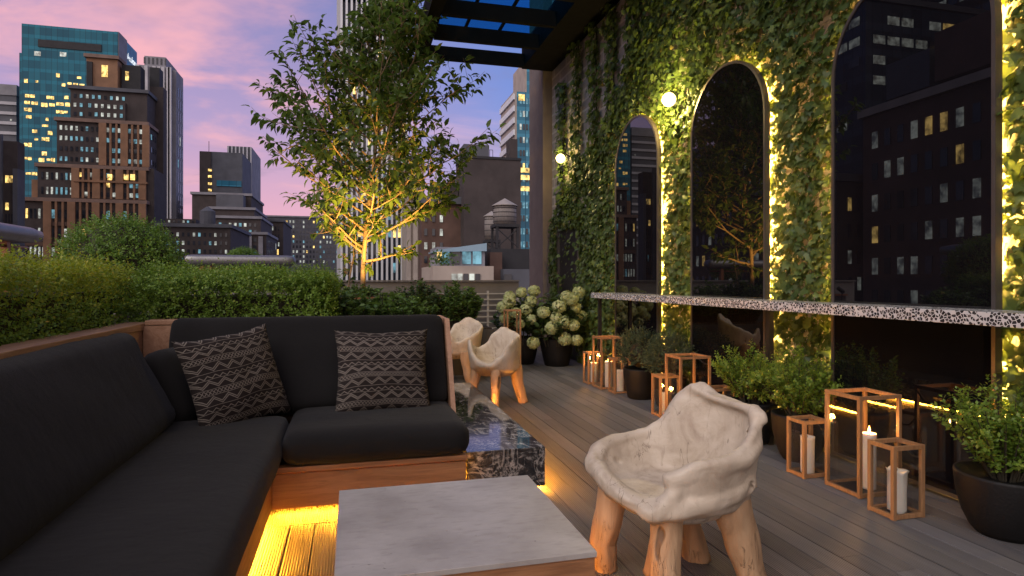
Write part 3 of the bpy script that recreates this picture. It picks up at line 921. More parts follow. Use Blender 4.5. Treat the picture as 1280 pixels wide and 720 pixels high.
b.grid('-Y', XatY(272, Y + 4), XatY(322, Y + 4), Y + 4, ZatY(290, 292, Y), ZatY(290, 275, Y), 8, 2, .5, .5, (.35, .02, .45, .18))
b.grid('-Y', XatY(284, Y), XatY(330, Y), Y, ZatY(300, 330, Y), ZatY(300, 296, Y), 6, 4, .5, .5, (.45, .02, .38, .15))
b.grid('+X', Y + 1, Y + 24, XatY(333, Y), ZatY(300, 330, Y), ZatY(300, 297, Y), 7, 3, .35, .75, (.9, .0, .05, .05))
for px in (287, 300, 312, 326): xx = XatY(px, Y); b.box('pilaster', xx - .6, xx + .6, Y - .5, Y - .002, -20, ZatY(300, 295, Y), 'b_grey')
b.done()
Y = 140.0
b = Bld('brick_building', 'low dark brick building with a roof tank in front of the tiered stone building', (XatY(250, Y), Y, GROUND))
x0, x1, z = tier(b, 196, 288, Y, 25, 284, 'b_dark', 'b_slate')
b.box('upper_block', XatY(196, Y), XatY(236, Y), Y + 6, Y + 24, -10, ZatY(215, 270, Y), 'b_dark')
MB().lathe([(1.55, 0), (1.55, 3.0), (.2, 4.0)], (XatY(254, Y), Y + 4, z + .75), 14).build('roof_tank', M['b_slate'], b.t)
b.grid('-Y', XatY(198, Y), XatY(286, Y), Y, ZatY(245, 330, Y), ZatY(245, 288, Y), 13, 4, .42, .45, (.62, .02, .22, .14))
b.grid('-Y', XatY(198, Y), XatY(235, Y), Y + 6, z + 1.2, ZatY(215, 271, Y), 6, 1, .42, .55, (.5, .02, .3, .18))
b.done()
Y = 330.0
b = Bld('office_block', 'distant grey block behind the tree with a few lit windows', (XatY(375, Y), Y, GROUND))
x0, x1, z = tier(b, 332, 430, Y, 30, 272, 'b_slate', 'b_grey')
b.grid('-Y', x0 + 1, x1 - 1, Y, ZatY(380, 330, Y), z - 1, 22, 9, .45, .5, (.62, .05, .2, .13))
b.done()
Y = 230.0
b = Bld('office_block', 'dark block with yellow ground windows beside the tiered stone building', (XatY(342, Y), Y, GROUND))
x0, x1, z = tier(b, 320, 354, Y, 30, 277, 'b_dark', 'b_slate')
for px, py in ((337, 290), (335, 314), (342, 314), (346, 315)): b.win('-Y', XatY(px, Y), Y, ZatY(px, py, Y), 1.2, 1.8, 1)
b.grid('-Y', x0 + 1, x1 - 1, Y, ZatY(340, 330, Y), z - 1, 7, 5, .4, .5, (.85, .0, .1, .05))
b.done()

# --- white finned tower behind the tree
Y = 112.0
b = Bld('office_tower', 'tall dark glass tower with white vertical fins behind the tree', (XatY(475, Y), Y, GROUND))
xl, xr = XatY(427, Y), XatY(508, Y); zt = ZatY(470, -28, Y)
b.box('curtain_wall', xl, xr, Y, Y + 30, GROUND, zt, 'blueglass')
n = 13
for k in range(n + 1):
    xx = xl + (xr - xl) * k / n; b.box('fin', xx - .18, xx + .18, Y - .9, Y - .002, GROUND, zt - 2, 'b_white')
b.box('corner', xl - .8, xl - .182, Y - .9, Y + 30, GROUND, zt, 'b_pale'); b.box('crown', xl - .8, xr + .5, Y - 1.0, Y - .91, zt - 4.5, zt, 'b_white')
for py in (46, 190, 245): b.box('band', xl, xr, Y - .5, Y - .003, ZatY(460, py + 6, Y), ZatY(460, py, Y), 'b_pale')
b.grid('-Y', xl, xr, Y, 2, 46, n, 14, .7, .55, (.72, .10, .08, .10))
b.done(60)
Y = 100.0
b = Bld('stone_building', 'narrow cream stone block between the finned tower and the dark brick building', (XatY(517, Y), Y, GROUND))
xl, xr = XatY(509, Y), XatY(529, Y); zt = ZatY(517, 200, Y)
b.box('wall', xl, xr, Y, Y + 12, GROUND, zt, 'b_cream')
for px in (510.5, 519, 527): xx = XatY(px, Y); b.box('pilaster', xx - .35, xx + .35, Y - .4, Y - .002, GROUND, zt, 'b_cream')
b.done()

# --- dark brick block, centre right
Y = 62.0
b = Bld('brick_building', 'big dark blind brick building behind the water tanks', (XatY(590, Y), Y, GROUND))
x0, x1, z = (XatY(580, Y), XatY(651, Y), ZatY(615, 199, Y))
b.box('wall', x0, x1, Y, Y + 5, GROUND, z, 'b_dark'); b.box('parapet', x0 - .05, x1 + .05, Y - .08, Y + 5, z + .002, z + .25, 'b_black')
tier(b, 527, 579, Y + 2, 3, 255, 'b_brown', 'b_slate')
b.box('roof_house', XatY(582, Y), XatY(614, Y), Y + 1, Y + 4, z, ZatY(598, 178, Y), 'b_slate')
b.box('roof_house', XatY(545, Y), XatY(579, Y), Y + 3, Y + 5, -20, ZatY(560, 222, Y), 'b_dark')
b.box('chimney', XatY(640, Y), XatY(650, Y), Y + 1, Y + 2.5, z, ZatY(645, 171, Y), 'b_dark')
for k in range(4):
    xx = XatY(612 + k * 4, Y); MB().tube([(xx, Y + 3, z), (xx, Y + 3, z + 1.6)], .03, 5).build('railing_post', M['b_black'], b.t)
MB().tube([(XatY(612, Y), Y + 3, z + 1.6), (XatY(624, Y), Y + 3, z + 1.6)], .03, 5).build('top_rail', M['b_black'], b.t)
b.grid('-Y', XatY(530, Y), XatY(560, Y), Y + 2, ZatY(545, 350, Y), ZatY(545, 262, Y), 3, 5, .38, .5, (.6, .0, .2, .2))
b.done()
Y = 46.0
b = Bld('rooftop_house', 'small glazed penthouse with terrace plants in front of the dark brick building', (XatY(573, Y), Y, GROUND))
x0, x1 = XatY(546, Y), XatY(606, Y); zb = ZatY(575, 333, Y); zt = ZatY(575, 309, Y)
b.box('base', XatY(538, Y), XatY(612, Y), Y - 1.4, Y + 6, GROUND, zb, 'b_cream')
b.box('wall', x0, x1, Y, Y + 4, zb, zt, 'b_grey')
mbr = MB(); zl, zr = ZatY(546, 313, Y), ZatY(606, 304, Y)
mbr.add([(x0 - .15, Y - .25, zl - .12), (x1 + .1, Y - .25, zl - .02), (x1 + .1, Y + 4, zl - .02), (x0 - .15, Y + 4, zl - .12), (x0 - .15, Y - .25, zl), (x1 + .1, Y - .25, zr), (x1 + .1, Y + 4, zr), (x0 - .15, Y + 4, zl)], [(0, 3, 2, 1), (4, 5, 6, 7), (0, 1, 5, 4), (1, 2, 6, 5), (2, 3, 7, 6), (3, 0, 4, 7)])
mbr.build('glass_roof', M['b_glassroof'], b.t)
b.grid('-Y', x0 + .2, x1 - .2, Y, zb + .1, zt - .2, 4, 1, .8, .85, (.3, 0, .1, .6))
b.grid('-Y', XatY(560, Y), XatY(596, Y), Y - 1.4, ZatY(575, 352, Y), ZatY(575, 341, Y), 5, 1, .82, .75, (.3, 0, .7, 0))
pts = np.array([(XatY(552, Y), Y - 1.0, zb + .5)]) + rng.normal(scale=(.5, .25, .28), size=(140, 3))
leaf_mesh('roof_shrub', M['broad'], b.t, T_OVAL, pts, rnd_dirs(140), rnd_dirs(140) + np.array([0, -1, 1]), np.full(140, .22))
b.win('-Y', XatY(549, Y), Y - .02, ZatY(549, 319, Y), .35, .7, 1)
b.done()


def water_tank(label, px, Yt, pyb, pyt, pyapex, rpx, pyleg):
    x = XatY(px, Yt); dd = ray(px).y; r = rpx * (Yt / dd) / F
    zb, zt, za, zl = (ZatY(px, q, Yt) for q in (pyb, pyt, pyapex, pyleg))
    t = thing('water_tank', label, 'water tank', (x, Yt, zl), 'rooftop water tanks')
    bl = MB().lathe([(r * .98, zb), (r, (zb + zt) / 2), (r * .97, zt)], (x, Yt, 0), 28).build('barrel', M['tank'], t, True)
    MB().lathe([(r * 1.12, zt + .002), (r * 1.12, zt + .06), (.03, za)], (x, Yt, 0), 28).build('roof', M['tank_roof'], t)
    for q in (.15, .4, .65, .88):
        zz = zb + (zt - zb) * q; MB().lathe([(r * 1.0, zz - .02), (r * 1.025, zz - .02), (r * 1.025, zz + .02), (r * 1.0, zz + .02)], (x, Yt, 0), 28).build('hoop', M['b_black'], bl)
    MB().box(x - r * 1.05, x + r * 1.05, Yt - r * 1.05, Yt + r * 1.05, zb - .25, zb - .004).build('platform', M['b_black'], t)
    for sx in (-1, 1):
        for sy in (-1, 1): MB().box(x + sx * r * .9 - .09, x + sx * r * .9 + .09, Yt + sy * r * .9 - .09, Yt + sy * r * .9 + .09, zl, zb - .252).build('leg', M['b_black'], t)
    MB().tube([(x - r * .9, Yt - r * .9, zl + .1), (x + r * .9, Yt - r * .9, zb - .4)], .05, 5).build('brace', M['b_black'], t)
    MB().tube([(x + r * .9, Yt - r * .9 - .06, zl + .1), (x - r * .9, Yt - r * .9 - .06, zb - .4)], .05, 5).build('brace', M['b_black'], t)


water_tank('larger wooden water tank with conical roof on black legs, in front', 631, 50, 281, 258, 248, 14.5, 311)
water_tank('smaller wooden water tank half hidden behind the larger one', 614.5, 54, 300, 271, 264, 9, 318)
Y = 48.0
b = Bld('rooftop_house', 'low dark roof shed below the water tanks beside the pier', (XatY(640, Y), Y, GROUND))
b.box('wall', XatY(613, Y), XatY(672, Y), Y, Y + 8, GROUND, ZatY(640, 311, Y), 'b_black')
b.box('brick_bay', XatY(609, Y), XatY(624, Y), Y - 1, Y - .002, GROUND, ZatY(615, 316, Y), 'b_brown')
b.box('lower_block', XatY(622, Y), XatY(672, Y), Y - 2, Y - 1.002, GROUND, ZatY(640, 337, Y), 'b_slate')
b.win('-Y', XatY(627, Y), Y - 2, ZatY(627, 347, Y), .6, .5, 0)
b.done()

# --- teal and white tower at right
Y = 150.0
b = Bld('glass_tower', 'teal tower with a white banded side beside the ivy wall', (XatY(665, Y), Y, GROUND))
xl, xr = XatY(646, Y), XatY(710, Y); zt = ZatY(655, 115, Y); zt2 = ZatY(660, 75, Y)
b.box('curtain_wall', xl, xr, Y, Y + 15, GROUND, zt, 'teal2')
b.box('upper_block', XatY(659, Y), xr, Y + .5, Y + 12.5, zt, zt2, 'teal2')
b.box('side_wall', xl - .5, xl - .002, Y, Y + 15, GROUND, zt + .3, 'b_cream')
b.box('upper_side', XatY(659, Y) - .4, XatY(659, Y) - .002, Y + .5, Y + 12.5, zt, zt2 + .3, 'b_cream')
for k in range(26): b.box('band', xl - .9, xl - .502, Y - .05, Y + 15, zt - 2.0 - k * 3.0, zt - .6 - k * 3.0, 'b_white')
b.grid('-Y', xl + .6, XatY(676, Y), Y, zt - 60, zt - .6, 7, 18, .6, .45, (.30, .04, .12, .54))
for py in (213, 222, 236): b.win('-Y', XatY(659, Y), Y - .05, ZatY(659, py, Y), 3.4, 1.2, 1)
b.win('-Y', XatY(652, Y), Y - .05, ZatY(652, 122, Y), 1.6, 1.6, 1)
b.done(90)

# --- buildings left of the frame: they show in the black mirrors
GM = 'city buildings left of the terrace'


def side_block(name, label, x1, y0, y1, zt, depth, wall, nu, nz_, wf, hf, p, zlow=-20, ledge='b_slate', front=True, skip=0.0, cap=60):
    b = Bld(name, label, (x1, y0, GROUND), GM)
    b.box('wall', x1 - depth, x1, y0, y1, GROUND, zt, wall); b.box('ledge', x1 - depth, x1 + .4, y0 - .4, y1 + .4, zt + .002, zt + .8, ledge)
    b.grid('+X', y0 + .8, y1 - .8, x1, zlow, zt - 1, nu, nz_, wf, hf, p, skip)
    if front: b.grid('-Y', x1 - depth + 1, x1 - 1, y0, zlow, zt - 1, max(3, int(nu * depth / (y1 - y0))), nz_, wf, hf, p, skip)
    return b


b = side_block('brick_building', 'brown brick block with paired sash windows, reflected in the nearest mirror', -46, 37, 54, 18.5, 22, 'b_brown', 10, 9, .46, .52, (.56, .12, .32, 0), -12, 'b_cream')
b.box('roof_house', -60, -47.5, 39, 47, 20.3, 25, 'b_brown'); b.box('roof_house', -60, -48, 48, 53, 20.3, 24, 'b_slate'); b.done(70)
side_block('brick_building', 'lower dark brick block reflected beside the sash windowed one', -44, 55.5, 66, 12, 22, 'b_dark', 8, 8, .35, .5, (.72, .10, .18, 0), -12).done(40)
side_block('office_tower', 'tall black office tower with broken rows of lit windows, reflected above the brick block', -86, 42, 92, 92, 30, 'b_black', 26, 26, .78, .42, (.60, .06, .34, 0), 4, skip=.25).done(100)
side_block('office_tower', 'blue glass office tower with scattered lit windows, reflected at the mirror edge', -62, 70, 92, 40, 24, 'blueglass', 9, 18, .82, .42, (.42, .08, .50, 0), -12, skip=.35).done(100)
side_block('office_tower', 'slim dark tower with a few lit windows, reflected in the middle mirror', -72, 106, 122, 70, 20, 'b_black', 9, 26, .45, .45, (.80, .03, .17, 0), -6).done(50)
side_block('stone_building', 'grey banded block reflected low in the middle mirror', -58, 104, 116, 26, 24, 'b_slate', 10, 12, .7, .4, (.70, .03, .27, 0), -10).done(50)
side_block('brick_building', 'dark brick block at the foot of the slim tower, reflected in the middle mirror', -50, 80, 104, 14, 22, 'b_dark', 12, 8, .4, .5, (.68, .06, .26, 0), -14).done(50)

# ================================================================== SOFA
sofa = thing('corner_sofa', 'black upholstered corner sofa on a floating teak base with amber light below', 'sofa', (-.40, 3.45, 0))
SP = sofa


def sbox(name, x0, x1, y0, y1, z0, z1, mat='teak', bevel=.004):
    return MB().box(x0, x1, y0, y1, z0, z1).build(name, M[mat], SP, bevel=bevel)


sbox('base_panel', -.408, .627, 3.45, 3.475, .0455, .228)
sbox('base_rail', -.408, .632, 3.438, 3.50, .236, .265)
sbox('base_panel', -.434, -.409, .2, 3.475, .0455, .228, 'teak_y')
sbox('base_rail', -.47, -.40, .2, 3.436, .236, .265, 'teak_y')
sbox('plinth', -.41, .60, 3.62, 4.40, 0, .225, 'teak', 0)
sbox('plinth', -1.28, -.56, .2, 4.40, 0, .225, 'teak_y', 0)
sbox('seat_board', -1.28, -.475, .2, 4.40, .227, .262, 'black_metal', 0)
sbox('seat_board', -.473, .62, 3.505, 4.40, .227, .262, 'black_metal', 0)
sbox('led_strip', -.40, .60, 3.477, 3.491, .0460, .0478, 'led', 0)
sbox('led_strip', -.450, -.436, .3, 3.40, .0460, .0478, 'led', 0)
# timber backs and cap rails
sbox('back_board', -1.36, -1.325, .2, 4.60, .0, .925, 'rail', 0)
sbox('back_board', -1.32, .655, 4.50, 4.535, .0, .955, 'rail', 0)
sbox('cap_rail', -1.47, -1.315, .2, 4.66, .928, .972, 'rail', .006)
sbox('cap_rail', -1.312, .655, 4.50, 4.66, .958, .990, 'rail', .006)
mb = MB(); e = [(3.98, .27), (4.16, .27), (4.50, .955), (4.36, .990)]
mb.add([(x, y, z) for x in (.628, .658) for y, z in [(3.93, .265), (4.498, .265), (4.498, .985), (4.27, .985)]], [(0, 1, 2, 3), (7, 6, 5, 4), (0, 4, 5, 1), (1, 5, 6, 2), (2, 6, 7, 3), (3, 7, 4, 0)])
mb.build('end_board', M['rail'], SP)
# cushions
cushion('seat_cushion', SP, M['fabric'], (-.765, 2.12, .357), (.41, 1.86, .095), .075, (0, 0, 0), cuts=14, puff=(0, 0, .014), wr=.007, seed=1)
cushion('seat_cushion', SP, M['fabric'], (.142, 3.84, .355), (.507, .445, .094), .080, (0, 0, 0), cuts=14, puff=(0, 0, .010), seed=2)
cushion('back_cushion', SP, M['fabric'], (-1.145, 2.02, .685), (.105, 1.86, .295), .085, (0, math.radians(-27), 0), cuts=16, puff=(.018, 0, 0), wr=.008, seed=3)
cushion('back_cushion', SP, M['fabric'], (-.245, 4.275, .70), (.865, .105, .315), .055, (math.radians(-24), 0, 0), cuts=16, puff=(0, .012, 0), seed=4)
cushion('corner_cushion', SP, M['fabric2'], (-1.00, 4.08, .62), (.10, .20, .235), .085, (0, math.radians(-20), math.radians(-18)), cuts=14, puff=(.03, 0, 0), seed=5)


def pillow(label, c, w, h, rot, seed):
    n = 26; th = .105; me_v, me_f, uvs = [], [], []
    idx = {}
    for sgn in (1, -1):
        for j in range(n + 1):
            for i in range(n + 1):
                u, v = -1 + 2 * i / n, -1 + 2 * j / n
                edge = i in (0, n) or j in (0, n)
                if edge and sgn == -1: idx[(sgn, i, j)] = idx[(1, i, j)]; continue
                f = ((1 - u * u) * (1 - v * v)) ** .42
                x = u * w / 2 * (1 - .085 * (1 - v * v)); z = v * h / 2 * (1 - .085 * (1 - u * u))
                y = -sgn * th * f * (1 + .10 * nz((u, v, sgn), 1.8, seed)) + .010 * nz((u * 1.0, v * 1.0, 0), 2.5, seed + 5)
                z += .012 * nz((u, v, .5), 1.6, seed + 2)
                idx[(sgn, i, j)] = len(me_v); me_v.append((x, y, z)); uvs.append((i / n, j / n))
        for j in range(n):
            for i in range(n):
                q = [idx[(sgn, i, j)], idx[(sgn, i + 1, j)], idx[(sgn, i + 1, j + 1)], idx[(sgn, i, j + 1)]]
                me_f.append(tuple(q if sgn == 1 else q[::-1]))
    me = bpy.data.meshes.new('throw_pillow'); me.from_pydata(me_v, [], me_f)
    uvl = me.uv_layers.new(name='UVMap')
    for p in me.polygons:
        for li, vi in zip(p.loop_indices, p.vertices): uvl.data[li].uv = uvs[vi]
    me.polygons.foreach_set('use_smooth', [True] * len(me.polygons))
    o = mesh_obj('throw_pillow', me, M['pillow']); o.location = c; o.rotation_euler = rot
    return tag(o, label, 'pillow', 'zigzag pillows on the sofa')


pillow('zigzag woven pillow leaning in the inner corner of the sofa', (-.66, 3.90, .675), .58, .58, (math.radians(-19), math.radians(-7), math.radians(40)), 1)
pillow('zigzag woven pillow standing near the free end of the sofa', (.19, 4.00, .675), .60, .55, (math.radians(-20), math.radians(1), math.radians(4)), 2)

# ================================================================== LOW TABLES
mt = thing('marble_bench', 'low polished black marble block with white veins at the end of the sofa', 'bench', (.875, 4.7, 0))
MB().box(.640, 1.112, 3.50, 5.90, .030, .262).build('marble_block', M['marble'], mt, bevel=.003)
MB().box(.68, 1.03, 3.70, 5.80, 0, .029).build('foot', M['black_metal'], mt)
MB().box(1.080, 1.095, 3.56, 5.85, .012, .026).build('led_strip', M['led_low'], mt)
MB().box(.75, 1.07, 5.868, 5.882, .012, .026).build('led_strip', M['led_low'], mt)

ct = thing('coffee_table', 'square low coffee table with a grey cast concrete top on a timber box', 'coffee table', (.36, 2.3, 0))
MB().box(-.052, .778, 1.885, 2.71, .344, .362).build('table_top', M['concrete'], ct, bevel=.002)
MB().box(-.046, .772, 1.891, 2.704, .07, .343).build('table_box', M['teak'], ct)
MB().box(.05, .68, 1.98, 2.60, 0, .069).build('foot', M['black_metal'], ct)
MB().box(.752, .766, 1.95, 2.68, .060, .0695).build('led_strip', M['led_tab'], ct)


# ================================================================== DRIFTWOOD CHAIRS
def catmull(keys, x):
    """periodic smooth interpolation of (angle, a, b)"""
    n = len(keys)
    for i in range(n):
        a0 = keys[i][0]; a1 = keys[(i + 1) % n][0] + (360 if i == n - 1 else 0)
        xx = x if x >= keys[0][0] else x + 360
        if a0 <= xx <= a1:
            t = (xx - a0) / (a1 - a0); t = t * t * (3 - 2 * t)
            return [keys[i][k] * (1 - t) + keys[(i + 1) % n][k] * t for k in (1, 2)]
    return keys[0][1:3]


def driftwood_chair(label, loc, keys, legs, holes=(), zs=.42, rz=0.0, voxel=.009, seed=0, group='carved driftwood chairs on the deck', grooves=(), lumps=()):
    t = thing('driftwood_chair', label, 'chair', loc, group, rz)
    bm = bmesh.new()
    rr = random.Random(seed)

    def ball(p, r): bmesh.ops.create_icosphere(bm, subdivisions=1, radius=r, matrix=Matrix.Translation(p))
    # dished seat
    for i in range(11):
        q = .04 + .88 * i / 10
        m_ = max(1, int(2 * math.pi * q * .30 / .026))
        for j in range(m_):
            a = 360 * j / m_ + i * 17
            R, zr = catmull(keys, a % 360); R *= .86
            px, py = R * q * math.cos(math.radians(a)), R * q * math.sin(math.radians(a))
            low = min(0.0, zr - zs)
            ball(Vector((px, py, zs - .044 - .014 * (1 - q * q) + low * q ** 2 * .8)), .044)
            if q < .70: ball(Vector((px, py, zs - .085)), .052)
    # walls flowing up out of the seat into an uneven rim
    for a in range(0, 360, 4):
        R, zr = catmull(keys, a)
        hgt = zr - zs
        steps = max(2, int(abs(hgt) / .018) + 2)
        for k in range(steps + 1):
            q = k / steps
            flare = .84 + .16 * q ** .7
            rad = (.048 - .022 * q if hgt > .06 else .042) * (1 + .10 * nz((math.cos(math.radians(a)) * 2, math.sin(math.radians(a)) * 2, q * 2), 1.5, seed))
            z = zs - .040 + (hgt + .026) * q
            rr_ = R * flare - rad * .5
            p = Vector((rr_ * math.cos(math.radians(a)), rr_ * math.sin(math.radians(a)), z))
            p += Vector((nz(p, 4, seed + 1), nz(p, 4, seed + 2), nz(p, 4, seed + 3))) * .010
            if any((p - Vector(h[:3])).length < h[3] for h in holes): continue
            ball(p, rad)
    # thick rolled edges of the carved root
    for line in lumps:
        for (p0, r0), (p1, r1) in zip(line[:-1], line[1:]):
            p0, p1 = Vector(p0), Vector(p1); m_ = max(2, int((p1 - p0).length / .009))
            for k in range(m_ + 1):
                u = k / m_; u2 = u * u * (3 - 2 * u); p = p0.lerp(p1, u)
                ball(p + Vector((nz(p, 6, seed), nz(p, 6, seed + 7), nz(p, 6, seed + 8))) * .008, r0 * (1 - u2) + r1 * u2)
    me = bpy.data.meshes.new('raw'); bm.to_mesh(me); bm.free()
    tmp = bpy.data.objects.new('raw', me); COL.objects.link(tmp)
    md = tmp.modifiers.new('r', 'REMESH'); md.mode = 'VOXEL'; md.voxel_size = voxel
    sm = tmp.modifiers.new('s', 'SMOOTH'); sm.iterations = 10; sm.factor = .5
    bpy.context.view_layer.update()
    out = bpy.data.meshes.new_from_object(tmp.evaluated_get(bpy.context.evaluated_depsgraph_get()))
    bpy.data.objects.remove(tmp)
    out.name = 'seat_shell'
    for v in out.vertices:
        n = v.normal; p = v.co
        v.co = p + n * (.0055 * nz(p, 6, seed + 4) + .0022 * nz(p, 19, seed + 5) - .010 * max(0, nz((p[0] * 1.0, p[1] * 1.0, p[2] * 2.0), 5, seed + 9) - .42))
    for line, wd, dp, sd in grooves:
        L = [Vector(q) for q in line]
        for v in out.vertices:
            best = 9
            for a_, b_ in zip(L[:-1], L[1:]):
                ab = b_ - a_; u = max(0, min(1, (v.co - a_).dot(ab) / ab.length_squared)); best = min(best, (v.co - a_ - ab * u).length + .006 * nz(v.co, 30, seed))
            if sd and sd * (v.normal.x * v.co.x + v.normal.y * v.co.y) < 0: continue
            if best < wd * 2.4: v.co -= v.normal * dp * math.exp(-(best / wd) ** 2)
    out.polygons.foreach_set('use_smooth', [True] * len(out.polygons))
    mesh_obj('seat_shell', out, M['drift_seat'], t)
    for k, (pts, rad) in enumerate(legs):
        # densify
        P = [Vector(p) for p in pts]; dens, rads = [], []
        for i in range(len(P) - 1):
            for q in range(12):
                s_ = q / 12; s2 = s_ * s_ * (3 - 2 * s_)
                dens.append(P[i].lerp(P[i + 1], s_) + Vector((0, 0, 0))); rads.append((rad[i] * (1 - s2) + rad[i + 1] * s2) * .92)
        dens.append(P[-1]); rads.append(rad[-1])
        MB().tube(dens, rads, 30, True, .16, seed + k * 3).build('leg', M['drift_leg'], t, True, world=False)
        lg = t.children[-1] if False else [c for c in t.children if c.name.startswith('leg')][-1]
        cs = [Vector(q) for q in dens]
        for v in lg.data.vertices:
            c = min(cs, key=lambda q: abs(q.z - v.co.z)); d = Vector((v.co.x - c.x, v.co.y - c.y, 0)); a_ = math.atan2(d.y, d.x)
            f = .10 * mnoise.noise(Vector((math.cos(a_) * 2.6, math.sin(a_) * 2.6, v.co.z * 3 + k * 4 + seed))) + .06 * mnoise.noise(Vector((math.cos(a_) * 6, math.sin(a_) * 6, v.co.z * 5 + k))) - .16 * max(0, mnoise.noise(Vector((math.cos(a_) * 2.2, math.sin(a_) * 2.2, v.co.z * 6 + k * 9 + seed))) - .38)
            v.co += d * f
    return t


keys0 = [(0, .315, .735), (18, .30, .745), (34, .285, .785), (52, .27, .715), (70, .275, .60), (95, .285, .545), (128, .315, .545), (148, .345, .505), (168, .32, .455), (188, .295, .420), (210, .29, .395), (226, .315, .375), (238, .285, .425), (246, .27, .525), (262, .275, .565), (290, .29, .575), (306, .305, .60), (322, .335, .665), (336, .345, .735), (348, .335, .725)]
C0 = Vector((1.305, 2.335, 0))
GR0 = [([(.25, -.115, .675), (.245, -.135, .62), (.235, -.145, .565)], .017, .034, -1),
       ([(-.255, .12, .455), (-.235, .05, .44), (-.20, -.04, .42), (-.185, -.12, .405)], .008, .022, 0),
       ([(-.20, .20, .475), (-.17, .18, .455), (-.14, .17, .45)], .009, .016, 0),
       ([(.02, .12, .43), (.08, .10, .435), (.12, .05, .44)], .007, .010, 0),
       ([(.10, -.18, .47), (.14, -.15, .455), (.16, -.10, .45)], .010, .020, -1),
       ([(.255, -.225, .55), (.235, -.255, .48), (.20, -.27, .41)], .008, .026, 1), ([(.215, -.24, .45), (.19, -.25, .40)], .010, .024, 1)]
LUMP0 = [[((-.29, .165, .452), .047), ((-.245, .215, .497), .048), ((-.17, .255, .522), .043), ((-.06, .275, .528), .036), ((.05, .27, .545), .030)],
         [((-.29, .165, .450), .047), ((-.275, .06, .420), .043), ((-.245, -.07, .392), .040), ((-.205, -.205, .362), .034)],
         [((-.125, -.205, .485), .040), ((-.04, -.240, .525), .044), ((.07, -.255, .535), .040), ((.17, -.245, .55), .038), ((.25, -.205, .60), .036), ((.278, -.170, .665), .030), ((.285, -.150, .70), .032)],
         [((.300, -.185, .690), .026), ((.298, -.165, .705), .033), ((.280, -.10, .722), .024), ((.255, .02, .728), .021), ((.22, .11, .745), .023), ((.19, .17, .768), .027), ((.165, .225, .725), .025), ((.12, .262, .62), .026), ((.06, .272, .55), .028)],
         [((-.20, -.205, .362), .034), ((-.10, -.225, .38), .050), ((.02, -.235, .40), .054), ((.13, -.225, .42), .05), ((.22, -.19, .45), .048)]]
legs0 = [([(-.20, .13, .40), (-.235, .14, .22), (-.255, .15, .12), (-.235, .15, 0)], [.070, .066, .062, .050]),
         ([(-.12, -.16, .38), (-.135, -.185, .2), (-.14, -.20, 0)], [.068, .060, .062]),
         ([(.13, .12, .38), (.16, .14, .16), (.20, .15, 0)], [.062, .052, .064]),
         ([(.16, -.14, .40), (.225, -.145, .2), (.285, -.15, 0)], [.088, .074, .064]),
         ([(-.03, .05, .36), (-.04, .03, .2), (-.06, .06, 0)], [.05, .042, .042])]
driftwood_chair('large bleached driftwood chair in the foreground beside the coffee table', C0, keys0, legs0, seed=3, grooves=GR0, lumps=LUMP0)

keys1 = [(0, .29, .72), (22, .27, .76), (48, .27, .70), (62, .25, .60), (90, .26, .55), (120, .28, .60), (140, .28, .66), (158, .26, .52), (180, .25, .43), (215, .26, .42), (235, .27, .50), (250, .28, .63), (275, .28, .70), (300, .27, .66), (318, .26, .60), (336, .28, .70)]
legs1 = [([(-.15, .12, .38), (-.20, .15, 0)], [.055, .045]), ([(-.14, -.14, .38), (-.21, -.19, 0)], [.055, .042]), ([(.14, .13, .38), (.18, .17, 0)], [.055, .045]), ([(.13, -.15, .38), (.155, -.17, .2), (.21, -.20, 0)], [.075, .06, .055])]
driftwood_chair('bleached driftwood chair with heart shaped back glowing amber from the bench light', (1.42, 6.15, 0), keys1, legs1, seed=11, rz=math.radians(35), voxel=.018)
keys2 = [(0, .30, .66), (25, .31, .70), (50, .30, .74), (80, .32, .78), (110, .30, .70), (135, .27, .56), (170, .26, .44), (215, .26, .43), (240, .25, .50), (262, .25, .60), (282, .25, .50), (315, .27, .56), (340, .29, .62)]
driftwood_chair('driftwood chair farthest off, half hidden behind the sofa back', (1.28, 7.62, 0), keys2, legs1, seed=23, rz=math.radians(-25), voxel=.018)


# ================================================================== MIRROR WALL
def arch(hw, zs, inset=0.0, n=24, z0=0.02):
    pts = [(-hw + inset, z0 + inset)]
    r = hw - inset
    for k in range(n + 1):
        a = math.pi - math.pi * k / n; pts.append((r * math.cos(a), zs + r * math.sin(a)))
    pts.append((hw - inset, z0 + inset)); return pts


